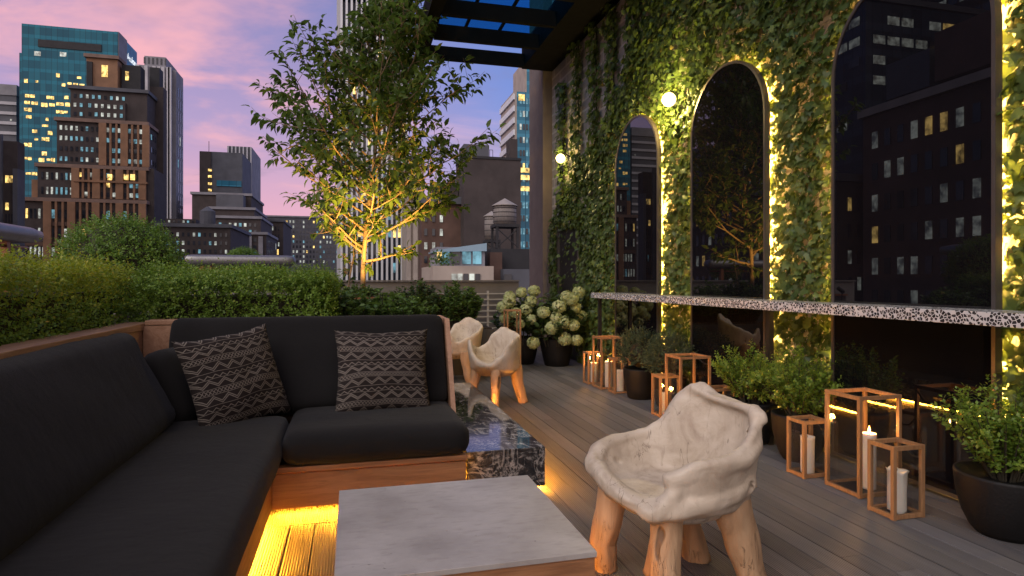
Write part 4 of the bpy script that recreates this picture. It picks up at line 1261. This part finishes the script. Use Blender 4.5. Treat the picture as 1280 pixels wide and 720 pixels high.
MIR = [(3.09, 'arched black mirror nearest the camera, above the tall lantern'), (4.97, 'arched black mirror between the two other mirrors, behind the driftwood chair'), (6.815, 'arched black mirror farthest along the ivy wall')]
MHW, MZS = .578, 2.655
for yc, lab in MIR:
    t = thing('mirror', lab, 'mirror', (3.33, yc, 0), 'arched mirrors on the ivy wall')
    o1, o2 = arch(MHW, MZS), arch(MHW, MZS, .022)
    mb = MB(); n = len(o1)
    xf, xb = 3.295, 3.345
    V = [(xf, yc + y, z) for y, z in o1] + [(xf, yc + y, z) for y, z in o2] + [(xb, yc + y, z) for y, z in o1] + [(xb, yc + y, z) for y, z in o2]
    fs = []
    for i in range(n):
        j = (i + 1) % n
        fs += [(i, j, n + j, n + i), (2 * n + j, 2 * n + i, 3 * n + i, 3 * n + j), (i, 2 * n + i, 2 * n + j, j), (n + i, n + j, 3 * n + j, 3 * n + i)]
    mb.add(V, fs).build('frame', M['mirror_frame'], t)
    g1 = arch(MHW, MZS, .023); k = len(g1); mb = MB()
    mb.add([(3.302, yc + y, z) for y, z in g1] + [(3.340, yc + y, z) for y, z in g1], [tuple(range(k)), tuple(range(2 * k - 1, k - 1, -1))] + [(i, k + i, k + (i + 1) % k, (i + 1) % k) for i in range(k)])
    mb.build('mirror_glass', M['mirror'], t)
    pts = [(3.368, yc + y, z) for y, z in arch(MHW, MZS, .085, 20, .05)]
    MB().tube(pts, .0075, 6).build('led_strip', M['led_mirror'], t)
    for zz in (.6, 2.3):
        for s in (-1, 1): MB().box(3.346, WX - .002, yc + s * .38 - .02, yc + s * .38 + .02, zz, zz + .05).build('bracket', M['black_metal'], t)

# bar ledge
bar = thing('bar_counter', 'long slim black and white terrazzo bar counter along the mirrors', 'bar counter', (3.1, 4.5, 0))
MB().box(2.995, 3.285, 1.2, 7.47, 1.030, 1.098).build('counter_top', M['terrazzo'], bar, bevel=.003)
for yv in (7.40, 4.06, 1.3):
    MB().box(3.07, 3.11, yv - .02, yv + .02, 0, 1.028).build('leg', M['black_metal'], bar)


# wall lamps
def wall_lamp(label, y, z, en):
    t = thing('wall_lamp', label, 'lamp', (WX - .14, y, z), 'globe lamps in the ivy')
    v, f = [], []
    MB().lathe([(.012, -.075), (.045, -.06), (.068, -.03), (.075, 0), (.068, .03), (.045, .06), (.012, .075)], (WX - .17, y, z), 20).build('globe', M['globe'], t, True)
    MB().tube([(WX - .002, y, z + .03), (WX - .10, y, z + .09), (WX - .17, y, z + .074)], .012, 8).build('arm', M['black_metal'], t)
    l = bpy.data.lights.new('lamp_light', 'POINT'); l.energy = en; l.color = (1, .70, .22); l.shadow_soft_size = .085
    o = bpy.data.objects.new('lamp_light', l); COL.objects.link(o); o.parent = t; o.location = (-.10, 0, 0)


wall_lamp('glowing globe lamp in the ivy to the left of the farthest mirror', 9.40, 3.22, 30)
wall_lamp('glowing globe lamp in the ivy between the two farther mirrors', 5.90, 3.17, 130)


# ================================================================== IVY
def in_mirror(y, z, m=0.0):
    for yc, _ in MIR:
        dy = abs(y - yc)
        if dy < MHW + m and (z < MZS or math.hypot(dy, z - MZS) < MHW + m): return True
    return False


def ivy_top(y):
    base = np.interp(y, [1, 6.2, 6.7, 7.4, 8.2, 9.2, 10.2], [6.5, 6.3, 4.2, 3.75, 3.35, 2.95, 2.5])
    return base + .35 * mnoise.noise(Vector((y * 2.1, 3.3, 0)))


P_, S_ = [], []
N = 0
tries = 0
while N < 34000 and tries < 400000:
    tries += 1
    y = random.uniform(1.25, 10.25); z = random.uniform(.02, 5.6)
    if z > ivy_top(y): continue
    if in_mirror(y, z, -.015): continue
    if 8.9 < y < 9.9 and z < 2.1 and random.random() < .94: continue
    near = in_mirror(y, z, .07)
    if near and random.random() < .25: continue
    d = mnoise.noise(Vector((y * 3.0, z * 3.0, 1.0)))
    if random.random() > .92 + d * .6: continue
    if y < 2.55 and random.random() < .25: continue
    dep = .02 + .075 * random.random() + .05 * max(0, mnoise.noise(Vector((y * 1.6, z * 1.6, 7))))
    if near: dep = min(dep, .06)
    elif in_mirror(y, z, .28): dep = min(dep, .085)
    P_.append((WX - dep, y, z)); S_.append(random.choice((random.uniform(.035, .06), random.uniform(.055, .10))) * (1.25 if y < 2.6 else 1)); N += 1
P_ = np.array(P_); S_ = np.array(S_); n = len(P_)
fw = np.stack([rng.normal(-.25, .25, n), rng.normal(0, .7, n), rng.normal(-.8, .45, n)], 1)
nm = np.stack([rng.normal(-1.0, .2, n), rng.normal(0, .55, n), rng.normal(.45, .45, n)], 1)
iv = leaf_mesh('ivy', M['ivy'], None, T_IVY, P_, fw, nm, S_)
tag(iv, 'dense green ivy covering the terrace wall round the mirrors', 'ivy', kind='stuff')
vines = [(9.62, 'ivy strand farthest along the bare brick, next to the pier'), (8.95, 'second ivy strand from the pier on the bare brick'), (8.25, 'third ivy strand from the pier on the bare brick'), (7.62, 'fourth ivy strand from the pier on the bare brick'), (6.95, 'thick ivy strand on the bare brick closest to the camera')]
for i, (yv, lab) in enumerate(vines):
    t = thing('ivy_strand', lab, 'ivy strand', (WX - .03, yv, 2.4), 'ivy strands climbing the bare brick')
    zv = float(ivy_top(yv)) - .25; nv = int(((5.6 if i else 4.7) - zv) / .125)
    pts = [(WX - .03, yv + .07 * mnoise.noise(Vector((i * 5, q * .7, 0))), zv + q * .125) for q in range(nv)]
    MB().tube(pts, .008, 5).build('stem', M['twig'], t)
    n = int(nv * (24 if i < 4 else 40)); k = rng.integers(0, len(pts), n); B = np.array(pts)[k] + np.stack([rng.uniform(-.11, 0, n), rng.normal(0, .085 + .03 * (i == 4), n), rng.uniform(-.06, .06, n)], 1)
    fw = np.stack([rng.normal(-.3, .3, n), rng.normal(0, .6, n), rng.normal(-.8, .4, n)], 1); nm = np.stack([rng.normal(-1, .2, n), rng.normal(0, .5, n), rng.normal(.3, .4, n)], 1)
    leaf_mesh('leaves', M['ivy'], t, T_IVY, B, fw, nm, rng.uniform(.055, .11, n))

# ================================================================== HEDGES AND PLANTERS
pl = thing('planter', 'long dark planter box behind the left rail of the sofa', 'planter', (-1.9, 3.5, 0))
MB().box(-2.50, -1.485, -1.0, 7.9, -.03, .86).build('box', M['planter'], pl)
MB().box(-2.46, -1.52, -.95, 7.85, .861, .89).build('soil', M['soil'], pl)
pl = thing('planter', 'dark planter box behind the sofa back, holding hedge and low shrubs', 'planter', (-.3, 5.6, 0))
MB().box(-1.46, .62, 4.68, 7.7, -.03, .86).build('box', M['planter'], pl)
MB().box(-1.42, .58, 4.72, 7.66, .861, .885).build('soil', M['soil'], pl)
pl = thing('planter', 'raised planter with a copper coloured rim under the tree', 'planter', (.2, 8.9, 0))
MB().box(-1.4, 1.62, 8.58, 10.2, -.03, 1.00).build('box', M['planter'], pl)
MB().box(-1.36, 1.58, 8.62, 10.16, 1.001, 1.02).build('soil', M['soil'], pl)
rm = MB(); rm.box(-1.42, 1.64, 8.555, 8.618, 1.003, 1.03); rm.box(-1.42, 1.64, 10.162, 10.24, 1.003, 1.03); rm.box(-1.42, -1.362, 8.62, 10.16, 1.003, 1.03); rm.box(1.582, 1.64, 8.62, 10.16, 1.003, 1.03)
rm.build('rim', M['copper'], pl)
pl = thing('planter', 'low dark planter trough in front of the raised tree planter', 'planter', (1.1, 8.25, 0))
MB().box(.45, 1.85, 8.05, 8.53, 0, .60).build('box', M['planter'], pl)
MB().box(.48, 1.82, 8.08, 8.50, .601, .62).build('soil', M['soil'], pl)


def hedge(label, x0, x1, y0, y1, z0, z1, n, mat_low, mat_top, wob=.06):
    t = thing('hedge', label, 'hedge', ((x0 + x1) / 2, (y0 + y1) / 2, z0), 'clipped boxwood hedges')
    MB().box(x0 + .11, x1 - .11, y0 + .11, y1 - .11, z0, z1 - .13).build('inner_twigs', M['twig'], t)
    A = {'-y': (x1 - x0) * (z1 - z0), '+x': (y1 - y0) * (z1 - z0), 'top': (x1 - x0) * (y1 - y0), '-x': (y1 - y0) * (z1 - z0) * .35, '+y': (x1 - x0) * (z1 - z0) * .35}
    tot = sum(A.values()); B, D = [], []
    for face, a in A.items():
        for _ in range(int(n * a / tot)):
            x, y, z = random.uniform(x0, x1), random.uniform(y0, y1), random.uniform(z0, z1)
            inn = random.random() ** 1.6 * .12
            if face == '-y': y = y0 + inn; d = (0, -1, .55)
            elif face == '+y': y = y1 - inn; d = (0, 1, .6)
            elif face == '+x': x = x1 - inn; d = (1, 0, .55)
            elif face == '-x': x = x0 + inn; d = (-1, 0, .6)
            else: z = z1 - inn; d = (0, 0, 1)
            w = mnoise.noise(Vector((x * 2.6, y * 2.6, z * 2.6))) * wob + mnoise.noise(Vector((x * 7, y * 7, z * 7))) * wob * .5
            if face == 'top': z += w * 1.2
            else: x += d[0] * w; y += d[1] * w
            B.append((x, y, z)); D.append((d[0] + random.gauss(0, .45), d[1] + random.gauss(0, .45), d[2] + random.gauss(.15, .4)))
    # stray shoots above the clipped top
    m = int(n * .05)
    for _ in range(m):
        B.append((random.uniform(x0, x1), random.uniform(y0, y1), z1 + random.uniform(-.04, .03))); D.append((random.gauss(0, .25), random.gauss(0, .25), 1))
    B, D = np.array(B), np.array(D)
    L = rng.uniform(.05, .10, len(B)); L[-m:] = rng.uniform(.08, .15, m)
    P, Fw, Nn, S = sprigs(B, D, L, 7, .024)
    top = P[:, 2] > z1 - .16 + .08 * rng.normal(size=len(P))
    leaf_mesh('foliage', M[mat_low], t, T_SMALL, P[~top], Fw[~top], Nn[~top], S[~top])
    leaf_mesh('young_shoots', M[mat_top], t, T_SMALL, P[top], Fw[top], Nn[top], S[top] * 1.05)


hedge('bright clipped hedge running along the left rail, with yellowish young tips', -2.28, -1.50, 1.0, 4.95,   .88, 1.305, 9000, 'box', 'box_y')
hedge('dark clipped hedge directly behind the sofa back', -1.44, -.16, 4.72, 5.55, .88, 1.265, 5600, 'box', 'box', .07)


def topiary(label, c, r):
    t = thing('topiary', label, 'topiary shrub', (c[0], c[1], .88))
    n = 3300; d = rnd_dirs(n); d = d[d[:, 2] > -.75]
    rr = np.array([r * (1 + .05 * mnoise.noise(Vector(tuple(q * 3))) + .03 * mnoise.noise(Vector(tuple(q * 8)))) for q in d]) - rng.random(len(d)) ** 1.6 * .12
    d2 = d * np.array([1.02, 1.0, .95])
    B = np.array(c) + d2 * rr[:, None]
    P, Fw, Nn, S = sprigs(B, d + rng.normal(scale=.45, size=d.shape) + np.array([0, 0, .3]), rng.uniform(.06, .12, len(d)), 8, .030)
    leaf_mesh('foliage', M['ball'], t, T_SMALL, P, Fw, Nn, S)
    mb = MB(); mb.lathe([(.02, -r * .86)] + [(r * .87 * math.sin(math.pi * q / 10), -r * .87 * math.cos(math.pi * q / 10)) for q in range(1, 10)] + [(.02, r * .87)], c, 16)
    mb.build('inner_twigs', M['twig'], t)
    MB().tube([(c[0], c[1], .88), (c[0], c[1], c[2] - r * .7)], .05, 8).build('trunk', M['bark'], t)


topiary('large round clipped shrub rising behind the two hedges', (-2.17, 6.75, 1.36), .50)
topiary('small dark rounded shrub peeking above the dark handrail', (-2.05, 13.0, 1.55), .30)


# ------------------------------------------------------------------ tree
def tree(label, base, height, crown_r, crown_z, nlimb, nleaf, lsize, seed, trunk_r=.045, mat='tree', manual=(), lean=0.0):
    rr = random.Random(seed); R = np.random.default_rng(seed)
    t = thing('tree', label, 'tree', base)
    base = Vector(base); tr = []
    for k in range(15):
        q = k / 14; tr.append(base + Vector((lean * q * q + .07 * math.sin(q * 3.0) * q + .04 * nz((q * 3, 1, 1), 1, seed), .05 * nz((q * 3, 5, 1), 1, seed), height * q)))
    MB().tube(tr, [trunk_r * (1 - .80 * k / 14) for k in range(15)], 9, True, .12, seed).build('trunk', M['bark'], t, True)
    br = MB(); TW = []

    def limb(p, d, L, r, depth):
        pts = [p]; q = p.copy(); dd = d.normalized()
        for k in range(6):
            dd = (dd + Vector((rr.gauss(0, .10), rr.gauss(0, .10), .07 + rr.gauss(0, .06)))).normalized(); q = q + dd * L / 6; pts.append(q.copy())
        br.tube(pts, [max(.002, r * (1 - .75 * k / 6)) for k in range(7)], 6, True)
        if depth == 0:
            TW.append((pts, L)); return
        nsub = 5 if depth == 2 else 4
        for k in range(nsub):
            i = 2 + int(k * 4 / nsub) if depth == 2 else 1 + k
            i = min(i, 6); side = Vector((rr.gauss(0, 1), rr.gauss(0, 1), rr.gauss(.15, .5))).normalized()
            limb(pts[i], (dd * .7 + side * .9), L * rr.uniform(.38, .6), r * .5, depth - 1)
        TW.append((pts[3:], L * .5))
    for p, d, L, r in manual: limb(base + Vector(p), Vector(d), L, r, 1)
    for k in range(nlimb):
        q = .16 + .80 * (k + rr.random() * .6) / nlimb; i = min(13, int(q * 14)); p = tr[i].lerp(tr[i + 1], q * 14 - i)
        a = k * 2.399 + rr.uniform(-.3, .3); zc = q * height
        el = .25 + .9 * q; w = math.sqrt(max(.05, 1 - ((zc - crown_z) / (height * .62)) ** 2))
        L = crown_r * w * rr.uniform(.72, 1.08) * (1 - .30 * q * q)
        limb(p, Vector((math.cos(a), math.sin(a), el)), L, trunk_r * (.55 - .3 * q), 2)
    br.build('branches', M['bark'], t, True)
    W = np.array([w[1] for w in TW]); W /= W.sum(); ids = R.choice(len(TW), nleaf, p=W)
    P, Fw = [], []
    for i in ids:
        pts = TW[i][0]; u = R.random() * (len(pts) - 1.001); k = int(u); a, b_ = pts[k], pts[k + 1]; d = (b_ - a).normalized()
        P.append(a.lerp(b_, u - k)); s = R.normal(size=3); Fw.append(np.array(d) * .6 + s * .55 + np.array([0, 0, -.38]))
    P = np.array([tuple(p) for p in P]); Fw = norm(np.array(Fw))
    P = P + Fw * .02
    Nn = np.array([0, 0, 1.0]) + R.normal(scale=.45, size=P.shape)
    leaf_mesh('crown', M[mat], t, T_POINT, P, Fw, Nn, lsize * R.uniform(.65, 1.25, len(P)))
    return t


tree('slender leafy tree lit gold from below, rising behind the sofa', (.16, 8.95, 1.02), 4.45, 1.72, 1.35, 36, 9000, .125, 6, .036, lean=.60,
     manual=[((0, 0, 1.3), (1, .1, .5), 1.5, .018), ((0, 0, 1.9), (1, -.1, .4), 1.35, .016), ((0, 0, 1.0), (.9, .4, .35), 1.3, .018), ((0, 0, .62), (-.9, .1, .45), .75, .022), ((0, 0, .50), (1.0, -.1, .10), .75, .024), ((0, 0, .95), (-.7, -.3, .5), .8, .02), ((.01, 0, 1.1), (.8, .2, .6), .9, .02), ((0, 0, .8), (.3, -.9, .35), .7, .018), ((0, 0, .72), (-.5, .8, .3), .8, .018), ((0, 0, .70), (-.8, -.5, .22), .9, .018), ((0, 0, 1.0), (.7, -.6, .3), .9, .018)])
tree('thin young sapling lit gold behind the trunk of the tree', (-.04, 9.6, 1.02), 1.0, .35, .8, 6, 160, .09, 9, .016)


# ------------------------------------------------------------------ broad-leaved planting
def shrub(name, label, cat, base, r, h, nst, per, lsize, mat, T=T_OVAL, group=None, up=.9, droop=.25):
    t = thing(name, label, cat, base, group)
    st = MB(); P, Fw, Nn, S = [], [], [], []
    for k in range(nst):
        a = random.uniform(0, 2 * math.pi); q = math.sqrt(random.random()); hh = h * random.uniform(.65, 1.05) * (1 - .45 * q * q)
        tip = Vector(base) + Vector((math.cos(a) * q * r, math.sin(a) * q * r, hh)); root = Vector(base) + Vector((math.cos(a) * q * r * .6, math.sin(a) * q * r * .6, 0))
        mid = root.lerp(tip, .5) + Vector((0, 0, hh * .1)); st.tube([root, mid, tip], [.006, .004, .002], 5)
        for j in range(per):
            u = .25 + .75 * (j + random.random()) / per; p = root.lerp(mid, u * 2) if u < .5 else mid.lerp(tip, u * 2 - 1)
            b_ = random.uniform(0, 2 * math.pi); o = Vector((math.cos(b_), math.sin(b_), random.uniform(-.3, .7)))
            P.append(tuple(p)); Fw.append(tuple(o + Vector((0, 0, up * .3)))); Nn.append((random.gauss(0, .4) - o.x * droop, random.gauss(0, .4) - o.y * droop, 1)); S.append(lsize * random.uniform(.6, 1.2))
    st.build('stems', M['twig'], t)
    leaf_mesh('foliage', M[mat], t, T, np.array(P), np.array(Fw), np.array(Nn), np.array(S))
    return t


shrub('shrub', 'low broad leaved plant beside the hedge end behind the sofa', 'shrub', (-.02, 5.15, .885), .28, .27, 60, 16, .050, 'broad')
shrub('shrub', 'low broad leaved plant in the middle of the row behind the sofa back', 'shrub', (.22, 5.35, .885), .28, .31, 60, 16, .050, 'broad')
shrub('shrub', 'low broad leaved plant at the free end of the sofa back', 'shrub', (.46, 5.10, .885), .24, .25, 50, 16, .048, 'broad')
shrub('shrub', 'dark rounded leafy bush to the right of the right spotlight', 'shrub', (.82, 8.30, .62), .40, .66, 170, 22, .055, 'hyd')
shrub('shrub', 'taller leafy bush with pale tips behind the farthest driftwood chair', 'shrub', (1.40, 8.30, .62), .36, .62, 130, 20, .065, 'broad')
shrub('shrub', 'dark bush left of the tree trunk in the raised planter', 'shrub', (-.45, 9.5, 1.02), .36, .36, 110, 18, .055, 'hyd')
shrub('shrub', 'low greenery at the foot of the tree trunk', 'shrub', (.10, 8.80, 1.02), .30, .17, 60, 14, .045, 'broad')
shrub('shrub', 'bushy greenery closing the right end of the dark hedge', 'shrub', (-.24, 5.05, .885), .24, .36, 110, 22, .038, 'hyd')


# hydrangeas
def flower_head(t, c, r, n):
    d = rnd_dirs(n); P = np.array(c) + d * r * np.array([1, 1, .9]) * rng.uniform(.8, 1.02, (n, 1))
    f = np.cross(d, rnd_dirs(n)); leaf_mesh('flower_head', M['floret'], t, T_FLORET, P, f, d + rng.normal(scale=.25, size=d.shape), np.full(n, .036) * rng.uniform(.8, 1.2, n))


def pot(t, c, r, h, rb=.72, soil=True, round_=False):
    pr = [(r * rb * .9, 0), (r * rb, .012), (r * (rb + (1 - rb) * .45), h * .35), (r * .965, h * .72), (r, h * .955), (r * .995, h), (r * .90, h), (r * .87, h * .90)]
    if round_: pr = [(r * .58, 0), (r * .70, h * .10), (r * .84, h * .32), (r * .95, h * .62), (r, h * .955), (r * .995, h), (r * .91, h), (r * .88, h * .90)]
    po = MB().lathe(pr, c, 40).build('pot', M['pot'], t, True)
    mb = MB(); mb.lathe([(r * .87, h * .80), (r * .87, h * .865), (r * .3, h * .885)], c, 24); mb.build('soil', M['soil'], po)


heads = [(-.30, -.28, .95), (-.12, -.32, 1.08), (-.05, -.30, .83), (-.22, -.34, .78), (.02, -.33, .95), (-.33, -.2, .70), (-.16, -.36, .62), (.08, -.28, 1.10), (-.38, -.22, .86), (.02, -.35, .68), (-.28, -.24, 1.02)]
t = shrub('hydrangea', 'white hydrangea in a dark pot, left of the pair by the railing', 'hydrangea', (2.50, 9.0, .30), .48, .78, 75, 14, .105, 'hyd', group='potted white hydrangeas')
pot(t, (2.50, 9.0, 0), .25, .40)
for q in heads: flower_head(t, (2.50 + q[0] + .02, 9.0 + q[1], q[2]), random.uniform(.074, .104), 190)
heads = [(-.30, -.30, .80), (-.08, -.34, .88), (.12, -.33, .98), (.20, -.28, .86), (-.02, -.38, .66), (.12, -.38, .62), (-.20, -.36, .58), (.25, -.25, 1.08), (-.42, -.2, .36), (.0, -.36, .42), (.30, -.22, .74), (-.12, -.34, .72), (.05, -.30, 1.02), (.18, -.36, .40)]
t = shrub('hydrangea', 'white hydrangea in a dark pot, beside the end of the bar', 'hydrangea', (2.93, 8.65, .30), .50, .80, 80, 14, .105, 'hyd', group='potted white hydrangeas')
pot(t, (2.93, 8.65, 0), .25, .40)
for q in heads: flower_head(t, (2.93 + q[0], 8.65 + q[1], q[2]), random.uniform(.074, .104), 190)


# potted shrubs along the mirrors
def potted(label, c, r, h, kind):
    t = thing('potted_shrub', label, 'potted plant', (c[0], c[1], 0), 'potted shrubs along the mirror wall')
    pot(t, (c[0], c[1], 0), r, h, .74, True, kind == 'box')
    if kind == 'rosemary':
        n = 900; d = rnd_dirs(n); d = d[d[:, 2] > -.55]; R = .235
        B = np.array((c[0], c[1], h + .17)) + d * R * rng.uniform(.6, .95, (len(d), 1)) * np.array([1, 1, 1.0])
        P, Fw, Nn, S = sprigs(B, d + np.array([0, 0, .5]) + rng.normal(scale=.3, size=d.shape), rng.uniform(.05, .09, len(d)), 9, .022, .6)
        leaf_mesh('foliage', M['rosemary'], t, T_SMALL, P, Fw, Nn, S)
        mb = MB(); mb.lathe([(.03, -.15), (.12, -.08), (.13, .02), (.08, .1), (.02, .13)], (c[0], c[1], h + .15), 12); mb.build('inner_twigs', M['twig'], t)
    else:
        st = MB(); B, D = [], []
        for k in range(64):
            a = random.uniform(0, 6.283); q = math.sqrt(random.random()); hh = random.uniform(.26, .46) * (1 - .25 * q * q)
            root = Vector((c[0] + .05 * math.cos(a), c[1] + .05 * math.sin(a), h * .86)); tip = Vector((c[0] + q * .27 * math.cos(a), c[1] + q * .27 * math.sin(a), h * .86 + hh)); mid = root.lerp(tip, .5) + Vector((0, 0, .03))
            st.tube([root, mid, tip], [.005, .0035, .0015], 5)
            for j in range(9):
                u = .22 + .78 * j / 8; p = root.lerp(mid, u * 2) if u < .5 else mid.lerp(tip, u * 2 - 1); d = (tip - root).normalized()
                B.append(tuple(p)); D.append(tuple(d * .8 + Vector((random.gauss(0, .5), random.gauss(0, .5), random.gauss(.2, .3)))))
        st.build('stems', M['twig'], t)
        P, Fw, Nn, S = sprigs(np.array(B), np.array(D), rng.uniform(.05, .10, len(B)), 9, .030, .8)
        leaf_mesh('foliage', M['box'], t, T_SMALL, P, Fw, Nn, S)
    return t


potted('round rosemary bush in a black pot left of the mid lanterns', (2.98, 6.02, 0), .185, .32, 'rosemary')
potted('small rosemary bush in a black pot tucked behind the mid lanterns', (3.06, 5.55, 0), .17, .30, 'rosemary')
potted('leafy boxwood in a black pot directly behind the driftwood chair back', (3.0, 4.16, 0), .19, .32, 'box')
potted('leafy boxwood in a black pot left of the nearest lanterns', (3.04, 3.68, 0), .185, .32, 'box')
potted('leafy boxwood in a wide black bowl pot at the near end of the mirrors', (3.13, 2.335, 0), .215, .30, 'box')


# ================================================================== LANTERNS AND CANDLES
def lantern(label, x, y, w, d, h, handle=True, s=.021):
    """x, y: the corner nearest the deck and camera"""
    t = thing('lantern', label, 'lantern', (x + w / 2, y + d / 2, 0), 'timber and glass lanterns on the deck')
    x1, y1 = x + w, y + d
    for px in (x, x1 - s):
        for py in (y, y1 - s): MB().box(px, px + s, py, py + s, 0, h).build('post', M['lantern'], t, bevel=.0015)
    for z0 in (.004, h - s - .002):
        mb = MB()
        for py in (y + .001, y1 - s + .001): mb.box(x + s, x1 - s, py, py + s - .002, z0, z0 + s)
        for px in (x + .001, x1 - s + .001): mb.box(px, px + s - .002, y + s, y1 - s, z0, z0 + s)
        mb.build('top_frame' if z0 > .1 else 'bottom_frame', M['lantern'], t)
    MB().box(x + s, x1 - s, y + s, y1 - s, .006, .012).build('base_plate', M['black_metal'], t)
    for py in (y + s * .5, y1 - s * .5): MB().box(x + s, x1 - s, py - .0015, py + .0015, s + .004, h - s - .003).build('glass_pane', M['lglass'], t)
    for px in (x + s * .5, x1 - s * .5): MB().box(px - .0015, px + .0015, y + s, y1 - s, s + .004, h - s - .003).build('glass_pane', M['lglass'], t)
    if handle:
        zt = h - .035
        MB().tube([(x1 + .004, y + s, zt), (x1 + .03, y + d * .3, zt - .05), (x1 + .035, y + d * .6, zt - .055), (x1 + .004, y1 - s, zt)], .006, 6).build('handle', M['black_metal'], t)
    return t


def candle(label, x, y, r, h, lit, slump=0.0, z=.012):
    t = thing('candle', label, 'candle', (x, y, z), 'pillar candles in the lanterns')
    pr = [(r * .98, 0), (r, .006), (r * 1.0, h * .5), (r * 1.0, h * .93), (r * (1 + slump), h), (r * (.86 + slump), h - .004), (r * .5, h - .018), (.004, h - .02)]
    mb = MB(); mb.lathe(pr, (x, y, z), 28)
    if slump: mb.v = [(a + slump * .35 * max(0, c - z - h * .55) * (1 if a > x else .2), b_, c + (.05 * slump * math.sin(5 * (a - x) / r))) for a, b_, c in mb.v]
    mb.build('wax', M['candle'], t, True)
    wk = MB().tube([(x, y, z + h - .022), (x + .002, y, z + h + .004)], .0018, 5).build('wick', M['wick'], t)
    if lit:
        MB().lathe([(.001, 0), (.006, .008), (.0075, .015), (.004, .03), (.0006, .042)], (x, y, z + h + .001), 10).build('flame', M['flame'], wk, True)
        l = bpy.data.lights.new('candle_light', 'POINT'); l.energy = 3.6; l.color = (1, .46, .12); l.shadow_soft_size = .02
        o = bpy.data.objects.new('candle_light', l); COL.objects.link(o); o.parent = t; o.location = (0, 0, h + .035)


lantern('tall lantern in front of the nearest mirror, between two short ones', 2.81, 2.91, .30, .27, .585)
candle('tall burning candle in the tall lantern nearest the camera', 2.985, 3.02, .038, .33, True)
lantern('short lantern nearest the camera, beside the bowl pot', 2.725, 2.60, .205, .17, .385)
candle('thick slumped unlit candle in the short lantern nearest the camera', 2.835, 2.685, .046, .225, False, .16)
lantern('short lantern on the far side of the nearest tall one, beside the boxwood pot', 2.755, 3.29, .19, .165, .365)
candle('white unlit candle in the short lantern beside the boxwood pot', 2.85, 3.375, .042, .235, False, .05)
lantern('tall lantern directly behind the foreground driftwood chair', 2.73, 4.76, .30, .27, .595)
candle('candle low in the tall lantern behind the foreground chair', 2.87, 4.87, .040, .20, True)
lantern('short lantern on the far side of the tall one behind the chair', 2.72, 5.10, .20, .17, .38)
candle('candle in the short lantern behind the chair', 2.80, 5.18, .038, .20, False)
lantern('short lantern whose top shows just above the driftwood chair back', 2.80, 4.36, .21, .17, .385)
candle('candle in the short lantern hidden by the chair back', 2.90, 4.44, .038, .20, False)
lantern('tall lantern of the farthest three, by the rosemary pot', 2.76, 6.58, .28, .26, .60)
candle('burning candle in the tallest of the farthest lanterns', 2.90, 6.68, .042, .30, True)
lantern('short right hand lantern of the farthest three, touching the rosemary pot', 2.80, 6.29, .20, .17, .39, False)
candle('white candle in the lantern touching the rosemary pot', 2.91, 6.37, .042, .24, False)
lantern('short left hand lantern of the farthest three, towards the hydrangeas', 2.75, 6.95, .20, .17, .385, False)
candle('burning candle in the lantern towards the hydrangeas', 2.86, 7.03, .040, .24, True)
lantern('single dark copper lantern between the driftwood chairs and the hydrangeas', 2.02, 8.05, .20, .20, .86, False)


# ================================================================== TREE UPLIGHTS
def uplight(label, loc, target, energy, size=55):
    t = thing('uplight', label, 'garden spotlight', loc, 'garden spotlights under the tree')
    d = (Vector(target) - Vector(loc)).normalized(); p = Vector(loc) + Vector((0, 0, .16))
    MB().tube([Vector(loc), p - d * .02], .008, 6).build('stake', M['black_metal'], t)
    MB().tube([p - d * .05, p - d * .04, p + d * .05, p + d * .06], [.018, .028, .030, .032], 16).build('housing', M['black_metal'], t)
    hs = t.children[-1]
    MB().tube([p + d * .045, p + d * .048], .026, 16).build('lens', M['spotglow'], hs)
    l = bpy.data.lights.new('spot_light', 'SPOT'); l.energy = energy; l.color = (1, .54, .11); l.spot_size = math.radians(size); l.spot_blend = .6; l.shadow_soft_size = .03
    o = bpy.data.objects.new('spot_light', l); COL.objects.link(o); o.parent = t; o.location = (p + d * .075) - Vector(loc); o.rotation_euler = d.to_track_quat('-Z', 'Y').to_euler()


uplight('small black garden spotlight left of the tree, at the end of the hedge', (-.22, 7.40, .95), (.10, 8.95, 2.15), 520, 70)
uplight('small black garden spotlight right of the tree, above the sofa back', (.52, 7.40, .86), (.25, 9.0, 2.2), 520, 70)
